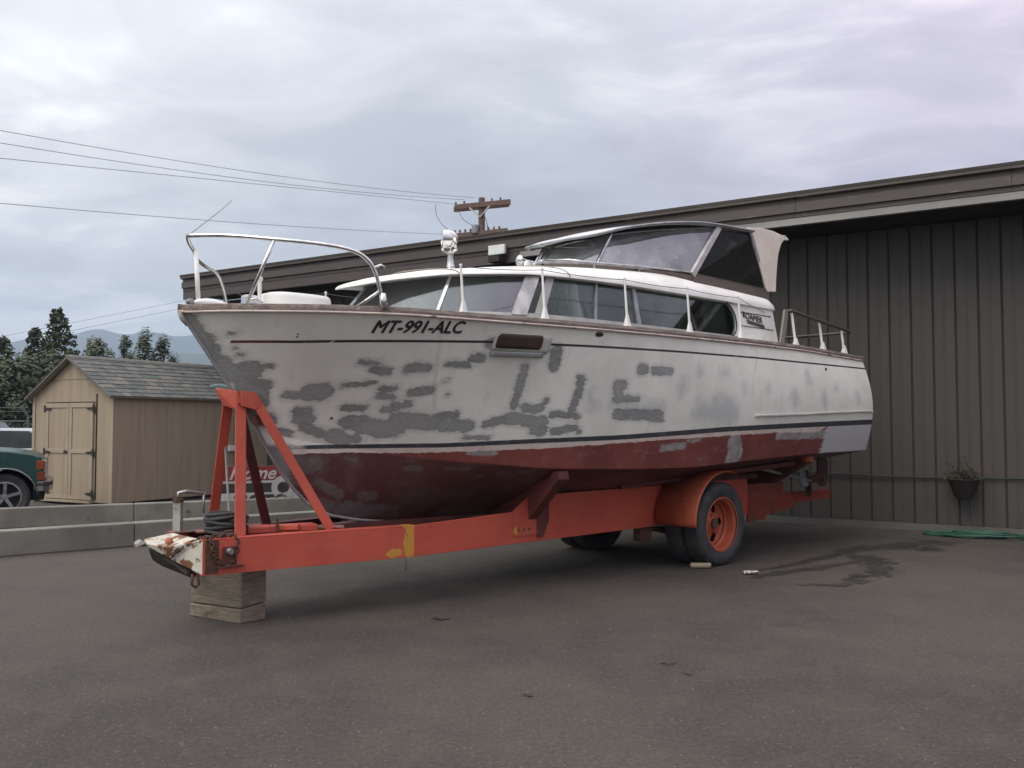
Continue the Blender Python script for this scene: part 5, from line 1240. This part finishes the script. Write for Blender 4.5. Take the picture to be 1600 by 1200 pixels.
# cradle bolsters
for s in (1, -1):
    b = MB(); b.prism([(s*.02,.60),(s*.02,.70),(s*.86,1.06),(s*.92,1.10),(s*.97,1.10),(s*.99,1.05),(s*.93,.98),(s*.55,.60)], 2.35, 2.47, axis='X'); b.build('bolster', dkred, tr, bevel=.006)
    MB().prism([(s*.88,1.069),(s*.93,1.112),(s*.985,1.112),(s*1.0,1.04),(s*.965,1.0)], 2.34, 2.48, axis='X').build('bolster_tip', dkred, tr)
    b = MB(); b.prism([(s*.02,.62),(s*.02,.92),(s*1.05,1.13),(s*1.10,1.13),(s*1.10,1.07),(s*.62,.80)], -1.95, -1.80, axis='X'); b.build('bolster', dkred, tr, bevel=.006)
    MB().lim(-1.96,-1.79, s*1.06, s*1.12, 1.08, 1.14).build('bolster_tip', org_y, tr)
    MB().lim(-1.5, 1.0, s*.50, s*.60, .876, .93).build('bunk', dkred, tr)
    MB().bar((1.2,s*.62,.90),(-1.7,s*.95,1.06), .12, .05).build('bunk', dkred, tr)
MB().tube([(3.90,.60,.435),(3.895,.61,.40),(3.905,.61,.37),(3.895,.60,.33)], .006, 5).build('loose_wire', wire_m, tr)
# chain on the nose: separate thing
ch_root = thing('safety_chain', 'rusty chain draped over the white nose of the orange trailer', 'chain', BORG, BOATR)
def chain(pts, r=.007, L_=.042):
    P = spline(pts, 10); ds = [0]
    for a, c in zip(P[:-1], P[1:]): ds.append(ds[-1]+(c-a).length)
    n = int(ds[-1]/(L_*.72)); i0 = 0
    for i in range(n):
        d = ds[-1]*(i+.5)/n; k = max(j for j in range(len(ds)) if ds[j] <= d); k = min(k, len(P)-2)
        f = (d-ds[k])/max(ds[k+1]-ds[k], 1e-6); c = P[k].lerp(P[k+1], f); t_ = (P[k+1]-P[k]).normalized()
        sd = t_.cross(Vector((.3,1,.2))).normalized(); sd = (Matrix.Rotation(math.pi/2*(i % 2)+.4, 3, t_) @ sd)
        ring = [c + t_*(math.cos(a)*L_/2) + sd*(math.sin(a)*L_*.33) for a in [q*math.pi/5 for q in range(10)]]
        MB().tube(ring, r, 5, closed=True).build('link', rust_m, ch_root, smooth=True)
chain([(5.70,.15,.57),(5.64,.19,.63),(5.56,.24,.68),(5.50,.29,.71),(5.47,.335,.69),(5.45,.345,.60),(5.40,.35,.52),(5.36,.35,.50),(5.30,.36,.51)])
chain([(5.50,.29,.71),(5.40,.31,.715),(5.30,.32,.715),(5.27,.345,.69),(5.27,.35,.60),(5.30,.352,.53)])
# black cable coil
def cyl_coil(name, label, cat, c, R0, n, r, m, seed):
    random.seed(seed); pts = []
    for i in range(n*24):
        a = i/24*6.283; lay = (i//24); rr = R0*(1 - .10*(lay % 3)) + random.uniform(-.004,.004); z = r + .016*(lay//2)*1.5 + .012*math.sin(a+lay)
        pts.append((c[0]+rr*math.cos(a)*(1+.06*math.sin(lay*2.1)), c[1]+rr*math.sin(a), c[2]+z+.01*math.sin(2*a+lay)))
    o = MB().tube(pts, r, 7).build(name, m, smooth=True); return tag(o, label, cat)
wc = Vector(BORG) + Matrix.Rotation(BOATR, 3, 'Z') @ Vector((5.20, .02, .706))
cyl_coil('cable_coil', 'coil of black cable lying on the trailer tongue by the stand legs', 'cable coil', wc, .155, 11, .015, black_rubber, 4)
# timber block
tb_m = NodeKit('old timber')
g = tb_m.noise(9, 6, .6, stretch=(1,1,7)); c_ = tb_m.mix(tb_m.step(g, .35, .7), (.23,.19,.14), (.14,.115,.085)); c_ = tb_m.mix(tb_m.step(tb_m.noise(3, 5, .6), .58, .66), c_, (.13,.09,.06)); c_ = tb_m.mix(tb_m.math('MULTIPLY', tb_m.step(tb_m.noise(1.5,3,.5,off=(2,2,2)), .5,.7), .5), c_, (.27,.24,.19)); tb_m.bump(g, .7, .01)
tb_m = tb_m.done(c_, .9)
kA = Vector((-2.107, 6.947, 0)); kB = Vector((-2.612, 7.245, 0)); kC = Vector((-1.962, 7.104, 0)); 
blk = thing('timber_block', 'big split timber block propping up the trailer nose', 'timber block', kA, 0)
e1 = (kB-kA)*.98; e2 = (kC-kA); e2 = e2*1.05
def quadz(z0, z1, sk=0.0, in0=0.0, shift=(0,0)):
    sx = Vector((shift[0], shift[1], 0)); Q = [Vector((0,0,0))+sx, e1+sx, e1+e2+sx, e2+sx]; cc = (Q[0]+Q[2])/2
    lo = [q + (cc-q)*in0 for q in Q]
    return [(q.x, q.y, z0 + sk*(q.x-Q[0].x)) for q in lo] + [(q.x, q.y, z1) for q in Q]
FC = [(3,2,1,0),(4,5,6,7),(0,1,5,4),(1,2,6,5),(2,3,7,6),(3,0,4,7)]
v = quadz(.0, .125, 0); v[4] = (v[4][0], v[4][1], .108); v[5] = (v[5][0], v[5][1], .10); v[7] = (v[7][0], v[7][1], .135)
MB().add(v, FC).build('lower_piece', tb_m, blk, bevel=.008)
v = quadz(.135, .402, 0, .0, (.004,.004)); v[0] = (v[0][0], v[0][1], .116); v[1] = (v[1][0], v[1][1], .108); v[3] = (v[3][0], v[3][1], .143); v[2] = (v[2][0], v[2][1], .135)
MB().add(v, FC).build('upper_piece', tb_m, blk, bevel=.010)
MB().lim(.02,.07,.02,.14,.405,.436).build('shim', tb_m, blk)
# wheel chock and paper scrap
MB().tube([(-.11,0,.03),(-.1,0,.032),(.1,0,.032),(.11,0,.03)], [.016,.03,.03,.016], 12).build('wheel_chock', M('pale wood roll', (.34,.27,.19), (.25,.2,.14), 12, .9), smooth=40, loc=(2.02, 9.58, 0), rz=R_(-4))
tag(bpy.data.objects['wheel_chock'], 'small pale wooden roll wedged on the ground at the near trailer tyre', 'wheel chock')
b = MB(); random.seed(6); G = []
for i in range(7):
    G.append([(i*.025-.08, j*.018-.03, .012+.035*abs(math.sin(i*1.7+j*1.3))*random.uniform(.5,1)) for j in range(5)])
tag(b.grid(G).build('paper_scrap', M('paper', (.55,.53,.48), (.45,.43,.38), 10, .9), loc=(2.46, 9.19, 0), solid=.003), 'crumpled white paper scrap on the asphalt right of the trailer tyre', 'litter')

# ================= TREES =================
bark = M('bark', (.09,.07,.055), (.06,.05,.04), 4, .9)
def leaf_mat(name, a, b_, c):
    k = NodeKit(name); oi = k.n('ShaderNodeNewGeometry')
    col = k.mix(oi.outputs['Random Per Island'], a, b_)
    col = k.mix(k.step(k.noise(1.1, 4, .6), .5, .7), col, c)
    m = k.done(col, .75, 0, .25); return m
con_m = leaf_mat('conifer needles', (.050,.068,.036), (.085,.100,.055), (.070,.082,.052))
dec_m = leaf_mat('broad leaves', (.07,.09,.045), (.12,.14,.08), (.09,.11,.06))
wil_m = leaf_mat('willow leaves', (.085,.105,.065), (.15,.165,.11), (.10,.125,.08))
def card(b, p, n, s, asp=.6):
    n = n.normalized(); a = n.cross(Vector((0,0,1)));
    if a.length < .05: a = Vector((1,0,0))
    a.normalize(); t = random.uniform(0, 6.28); a = a*math.cos(t) + n.cross(a)*math.sin(t); c = n.cross(a)
    b.add([p - a*s*.5, p + c*s*asp*.5, p + a*s*.5, p - c*s*asp*.5], [(0,1,2,3)])
def conifer(x, y, H, R, seed, label, dens=1.0, base=.06, asym=.25):
    random.seed(seed); t = thing('conifer_tree', label, 'tree', (x, y, 0), 0, 'trees beyond the shed')
    MB().tube([(0,0,0),(random.uniform(-.1,.1),0,H*.5),(0,0,H*.97)], [H*.022, H*.013, .02], 8).build('trunk', bark, t, smooth=True)
    b = MB(); lb = MB(); nb = int(H*26*dens)
    side = random.uniform(0, 6.28)
    for i in range(nb):
        f = (i+random.random())/nb; f = f**.85; z = H*(base + (1-base)*f)
        a = i*2.4 + random.uniform(-.4, .4)
        L = R*(1-f)**.72*random.uniform(.55, 1.12)*(1+asym*math.cos(a-side)) + .12
        if random.random() < .06: L *= 1.25
        d = Vector((math.cos(a), math.sin(a), random.uniform(-.28, .12) + (.35 if f > .85 else 0))); d.normalize()
        if L > .5 and i % 3 == 0: lb.tube([(0,0,z), tuple(Vector((0,0,z)) + d*L*.9)], [.03, .01], 4, cap=False)
        m = int(5 + L*11)
        for j in range(m):
            g = random.random()**.6; w = .30*L*(1-g*.6); p = Vector((0,0,z)) + d*L*g + Vector((random.uniform(-w,w), random.uniform(-w,w), random.uniform(-.16,.10)*(.6+L*.25)))
            card(b, p, Vector((random.uniform(-1,1), random.uniform(-1,1), random.uniform(.1,1.2))), random.uniform(.16,.36)*(1 if H > 5 else .8), .55)
    b.build('crown', con_m, t); lb.build('branch', bark, t)
def broadleaf(x, y, H, R, seed, label, m=None, trunk=.3, lobes=16, dens=1.0, droop=0.0, up=0.0):
    random.seed(seed); t = thing('broadleaf_tree', label, 'tree', (x, y, 0), 0, 'trees beyond the shed')
    tk = MB(); tk.tube([(0,0,0),(.05,0,H*trunk),(0,.05,H*.7)], [H*.025, H*.018, .03], 8); b = MB()
    for i in range(lobes):
        a = i*2.4; f = (i+.5)/lobes; z = H*(trunk+.05 + (.93-trunk)*f); rr = R*math.sin(math.pi*min(1, (f*.86+.14)))**.7*random.uniform(.35,.85)
        c = Vector((rr*math.cos(a), rr*math.sin(a), z)); lr = R*random.uniform(.28,.48)
        tk.tube([(0,0,z*.75), tuple(c)], [.05, .015], 5, cap=False)
        for j in range(int(130*dens)):
            q = Vector((random.gauss(0,1), random.gauss(0,1), random.gauss(0,1))).normalized()*lr*random.uniform(.5,1.08); q.z *= .85
            if droop and q.z < 0: q.z *= 1+droop
            if up: q.z += up*random.random()*lr; q.x *= .75
            card(b, c+q, q + Vector((0,0,.4)), random.uniform(.13,.27), .6)
    tk.build('trunk', bark, t, smooth=True); b.build('crown', m or dec_m, t)
TP = lambda px, d: ((px-800)/1386*d)
# tall pair and their neighbours on the left
def th_(y, d): return 1.55 + (662-y)*d/1386
conifer(TP(86,46), 46, th_(484,46), 2.0, 31, 'tallest dark conifer, right one of the close pair behind the shed', 1.25, .05)
conifer(TP(52,47), 47, th_(513,47), 1.9, 32, 'second tallest conifer, left one of the close pair behind the shed', 1.2, .05)
conifer(TP(4,44), 44, th_(528,44), 1.9, 33, 'dark conifer cut by the left edge of the photo', 1.2, .04)
conifer(TP(-45,46), 46, th_(520,46), 2.1, 34, 'dark conifer just outside the left edge', 1.0, .04)
broadleaf(TP(30,41), 41, th_(560,41), 2.0, 35, 'dark bushy tree below the two tall conifers', con_m, .08, 22, 1.6)
broadleaf(TP(75,42), 42, th_(556,42), 2.0, 36, 'dark bushy tree close behind the shed gable', con_m, .08, 22, 1.6)
broadleaf(TP(-15,40), 40, th_(575,40), 2.0, 37, 'low dark bushy tree above the parked silver car', con_m, .08, 20, 1.5)
broadleaf(TP(112,42), 42, th_(575,42), 1.6, 46, 'low dark bushy tree hidden mostly by the shed roof', con_m, .08, 18, 1.4)
broadleaf(TP(149,50), 50, th_(530,50), 1.25, 38, 'round topped tree rising above the shed ridge', wil_m, .25, 26, 1.2)
broadleaf(TP(194,52), 52, th_(526,52), .75, 39, 'narrow upright tree between two wider ones above the shed roof', wil_m, .25, 18, 1.0, 0, .6)
broadleaf(TP(224,50), 50, th_(525,50), 1.05, 40, 'feathery tree with upright plumes above the middle of the shed roof', wil_m, .2, 22, 1.1, 0, 1.2)
broadleaf(TP(253,51), 51, th_(533,51), 1.0, 41, 'feathery tree leaning right above the shed roof', wil_m, .2, 22, 1.1, 0, 1.2)
broadleaf(TP(338,54), 54, th_(558,54), .7, 42, 'small distant tree top just left of the boat stem', wil_m, .4, 10, 1.0)
random.seed(77)
b = MB()
for i in range(9000):
    px_ = random.uniform(-260, 520); d = random.uniform(56, 64); h = (1.2 + 2.4*abs(math.sin(px_*.021)) + .8*math.sin(px_*.07))*random.random()**.6
    card(b, Vector((TP(px_, d), d, max(h,.1))), Vector((random.uniform(-1,1), -1, random.uniform(0,1))), random.uniform(.3,.6), .7)
tag(b.build('undergrowth', con_m), 'dark line of undergrowth behind the trees', 'undergrowth', kind='stuff')

# ================= FENCE =================
fx0, fx1, fy = TP(-420, 24), TP(47, 24), 24.0
fence_m = M('aged galvanised', (.16,.165,.17), (.12,.12,.12), 9, .7, .3)
fn = thing('chain_link_fence', 'chain link fence with slanted barbed wire arms left of the shed', 'fence', (fx1, fy, 0))
Lf = fx1 - fx0; n = 4
for i in range(n+1):
    x = -Lf*i/n - .05
    MB().tube([(x,0,0),(x,0,1.75),(x-.10,-.12,2.02)], .03, 8).build('post', fence_m, fn, smooth=40)
MB().tube([(-Lf,0,1.62),(0,0,1.62)], .016, 6).build('top_rail', fence_m, fn)
MB().tube([(-Lf,-.05,1.88),(0,-.05,1.88)], .006, 4).tube([(-Lf,-.1,1.98),(0,-.1,1.98)], .006, 4).build('barbed_wire', fence_m, fn)
b = MB(); k = 0
x = -Lf
while x < 0:
    for s in (1, -1):
        x1 = x + s*1.6; xa = max(min(x, 0), -Lf); z0, z1 = 0, 1.6
        if x1 > 0: z1 = 1.6*(0-x)/1.6; x1 = 0
        if x1 < -Lf: z1 = 1.6*(x+Lf)/1.6; x1 = -Lf
        b.bar((x,.006*s,z0),(x1,.006*s,z1), .004, .004)
    x += .09
tag(b.build('wire_mesh', fence_m, fn), kind='stuff')

# ================= VEHICLES =================
car_glass = M('car glass', (.03,.035,.04), (.05,.055,.06), 2, .12)
def paint(name, c, r=.3): return M(name, c, tuple(q*.88 for q in c), 1.5, r, 0)
def wheel_set(parent, x, y, r, wdt, rim_mat, spokes, side, dark):
    w = bpy.data.objects.new('wheel', None); COL.objects.link(w); w.parent = parent; w.location = (x, y, r); w.empty_display_size = .1
    if side < 0: w.rotation_euler.z = math.pi
    h = wdt/2; q = .66*r
    MB().lathe([(q,-h*.8),(r*.86,-h),(r*.96,-h*.85),(r,-h*.5),(r,h*.5),(r*.96,h*.85),(r*.86,h),(q,h*.8)], 40, 'Y').build('tyre', black_rubber, w, smooth=40)
    b = MB(); b.lathe([(q,h*.8),(q*.94,h*.82),(q*.92,h*.55),(q*.92,-h*.5),(0,-h*.5)], 40, 'Y'); b.build('rim', dark, w, smooth=40)
    b = MB(); b.lathe([(q*1.0,h*.83),(q*.90,h*.84),(q*.90,h*.6)], 40, 'Y'); b.lathe([(0,h*.8),(q*.2,h*.78),(q*.24,h*.5)], 20, 'Y')
    for i in range(spokes):
        a = 6.283*i/spokes+.35; ca, sa = math.cos(a), math.sin(a)
        b.bar((q*.15*ca,h*.68,q*.15*sa),(q*.93*ca,h*.74,q*.93*sa), q*.20, h*.15, up=(0,1,0))
    b.build('spokes', rim_mat, w, smooth=40)
    return w
def arc_pts(cx, cz, r, a0, a1, n=10): return [(cx+r*math.cos(R_(a0+(a1-a0)*i/n)), cz+r*math.sin(R_(a0+(a1-a0)*i/n))) for i in range(n+1)]
green = paint('green car paint', (.010,.048,.044), .28)
pk = thing('pickup_truck', 'dark green pickup truck nose with alloy wheel cut by the left edge', 'pickup truck', (-8.55, 15.10, 0), R_(27))
prof = [(-4.45,.50)] + [(-3.98,.40)] + arc_pts(-3.5,.37,.47,178,2) + [(-2.9,.34),(-.62,.34)] + arc_pts(0,.37,.455,178,2,14) + [(.47,.36),(.51,.42),(.545,.60),(.555,.86),(.54,.95),(.49,1.02),(.38,1.07),(.05,1.12),(-.45,1.155),(-1.05,1.18),(-2.6,1.17),(-4.5,1.15),(-4.52,.60)]
b = MB(); ys = [-.94,-.985,-.985,-.90,.90,.985,.985,.94]
W = .975
n_ = len(prof)
def ring(y, ins): 
    return [(x - (ins if x > .5 else 0) + (ins if x < -4.3 else 0), y, z - (ins*.9 if z > 1.0 else 0)) for x, z in prof]
rings = [ring(-W, .035), ring(-W+.03, .008), ring(-W+.12, 0), ring(W-.12, 0), ring(W-.03, .008), ring(W, .035)]
for r_i in rings: b.v += r_i
for i in range(len(rings)-1):
    for j in range(n_): b.f.append((i*n_+j, i*n_+(j+1)%n_, (i+1)*n_+(j+1)%n_, (i+1)*n_+j))
b.f.append(tuple(range(n_))); b.f.append(tuple(reversed(range((len(rings)-1)*n_, len(rings)*n_))))
b.build('body', green, pk, smooth=32)
cabp = [(-1.02,1.16),(-1.62,1.74),(-1.85,1.79),(-2.75,1.77),(-2.95,1.16)]
MB().prism(cabp, -.80, .80).build('cab', green, pk, bevel=.03)
MB().prism([(-1.22,1.20),(-1.66,1.68),(-2.62,1.70),(-2.72,1.20)], -.812, .812).build('side_window', car_glass, pk)
MB().slab([(-1.05,-.72,1.19),(-1.05,.72,1.19),(-1.60,.68,1.71),(-1.60,-.68,1.71)], .01).build('windscreen', car_glass, pk)
trim_l = M('chrome trim', (.36,.36,.35), (.28,.28,.27), 8, .3, .8)
for s in (1, -1):
    MB().tube([(x, s*(W-.005), z) for x, z in arc_pts(0,.37,.462,170,4,16)], .012, 6).build('arch_trim', trim_l, pk, smooth=True)
    b = MB(); b.lathe([(.45,-.12),(.45,.0)], 20, 'Y', (0, s*(W-.05), .37), 0, math.pi); b.build('wheel_well', black_rubber, pk)
    for x in (0, -3.5): wheel_set(pk, x, s*(W-.13), .375, .25, trim_l, 5, s, black_rubber)
    MB().lim(.44,.566, s*.86, s*(W+.004), .80, .955).build('marker_light', M('amber lens', (.24,.05,.015), (.18,.035,.012), 9, .2), pk, bevel=.012)
    MB().lim(.45,.564, s*.86, s*(W+.002), .625, .775).build('marker_light', M('red amber lens', (.20,.03,.012), (.15,.022,.01), 9, .2), pk, bevel=.012)
    MB().lim(.50,.585, s*.50, s*.85, .66, .95).build('headlight', M('headlight glass', (.5,.52,.52), (.35,.37,.37), 14, .1), pk, bevel=.02)
    MB().slab([(-1.0,s*.99,1.20),(-1.0,s*1.20,1.20),(-1.0,s*1.20,1.38),(-1.0,s*.99,1.38)], .05).build('mirror', black_rubber, pk, bevel=.02)
MB().lim(.50,.58,-.49,.49,.66,.95).build('grille', black_rubber, pk, bevel=.01)
bp = [(q-.27, y) for q, y in [(.72,-W-.005),(.82,-W-.005),(.90,-W+.10),(.95,-.5),(.95,.5),(.90,W-.10),(.82,W+.005),(.72,W+.005),(.72,W-.10),(.80,W-.2),(.80,-W+.2),(.72,-W+.10)]]
MB().prism(bp, .45, .61, axis='Z').build('bumper', trim_l, pk, bevel=.015)
MB().prism([(x+.004 if x > .5 else x, y*1.003) for x, y in bp], .535, .60, axis='Z').build('bumper_strip', black_rubber, pk, bevel=.006)
MB().lim(.40,.56,-.80,.80,.30,.44).build('air_dam', black_rubber, pk, bevel=.02)
MB().lim(-4.3,.5,-.5,.5,.28,.36).build('chassis', black_rubber, pk)

def sedan(name, label, cat, loc, rz, col, hz=1.42, L=4.3, van=False):
    c = thing(name, label, cat, loc, rz)
    prof = [(-L*.5,.45)] + arc_pts(-L*.30,.32,.38,178,2,8) + arc_pts(L*.31,.32,.38,178,2,8) + [(L*.5-.05,.35),(L*.5,.55),(L*.48,.72),(L*.30,.90),(L*.22,.93),(-L*.46,.97),(-L*.5,.80)]
    MB().prism(prof, -.87, .87).build('body', col, c, bevel=.05)
    cp = [(L*.24,.90),(L*.08,hz-.05),(0,hz),(-L*.26,hz-.01),(-L*.36,hz-.10),(-L*.46,.95)]
    MB().prism(cp, -.74, .74).build('cabin', col, c, bevel=.05)
    gp = [(L*.20,.95),(L*.065,hz-.09),(-L*.02,hz-.06),(-L*.02,.95)]; g2 = [(-L*.04,.95),(-L*.04,hz-.06),(-L*.26,hz-.07),(-L*.40,.97)]
    for s in (1, -1):
        for g in (gp, g2): MB().prism(g, s*.735, s*.752).build('window', car_glass, c)
        for x in (-L*.30, L*.31): wheel_set(c, x, s*.76, .32, .2, trim_l, 6, s, black_rubber)
        MB().lim(L*.5-.12, L*.5-.0, s*.5, s*.84, .60, .74).build('headlight', trim_l, c, bevel=.02)
        MB().lim(-L*.5-.01, -L*.5+.08, s*.55, s*.85, .72, .86).build('tail_light', M('tail red', (.3,.02,.02), (.25,.02,.02), 4, .3), c, bevel=.02)
    MB().slab([(L*.235,-.66,.94),(L*.235,.66,.94),(L*.09,.62,hz-.07),(L*.09,-.62,hz-.07)], .02).build('windscreen', car_glass, c)
    MB().slab([(-L*.45,.66,1.0),(-L*.45,-.66,1.0),(-L*.37,-.62,hz-.12),(-L*.37,.62,hz-.12)], .02).build('rear_window', car_glass, c)
    return c
sedan('silver_car', 'silver car parked behind the chain link fence and green pickup', 'car', (TP(8,22.2), 22.2, 0), R_(175), paint('silver paint', (.42,.44,.48)), 1.44, 4.4)
sedan('dark_car', 'dark roofed car beyond the silver car left of the shed', 'car', (TP(-25,30), 30, 0), R_(8), paint('dark car paint', (.03,.03,.035)), 1.66, 4.6)
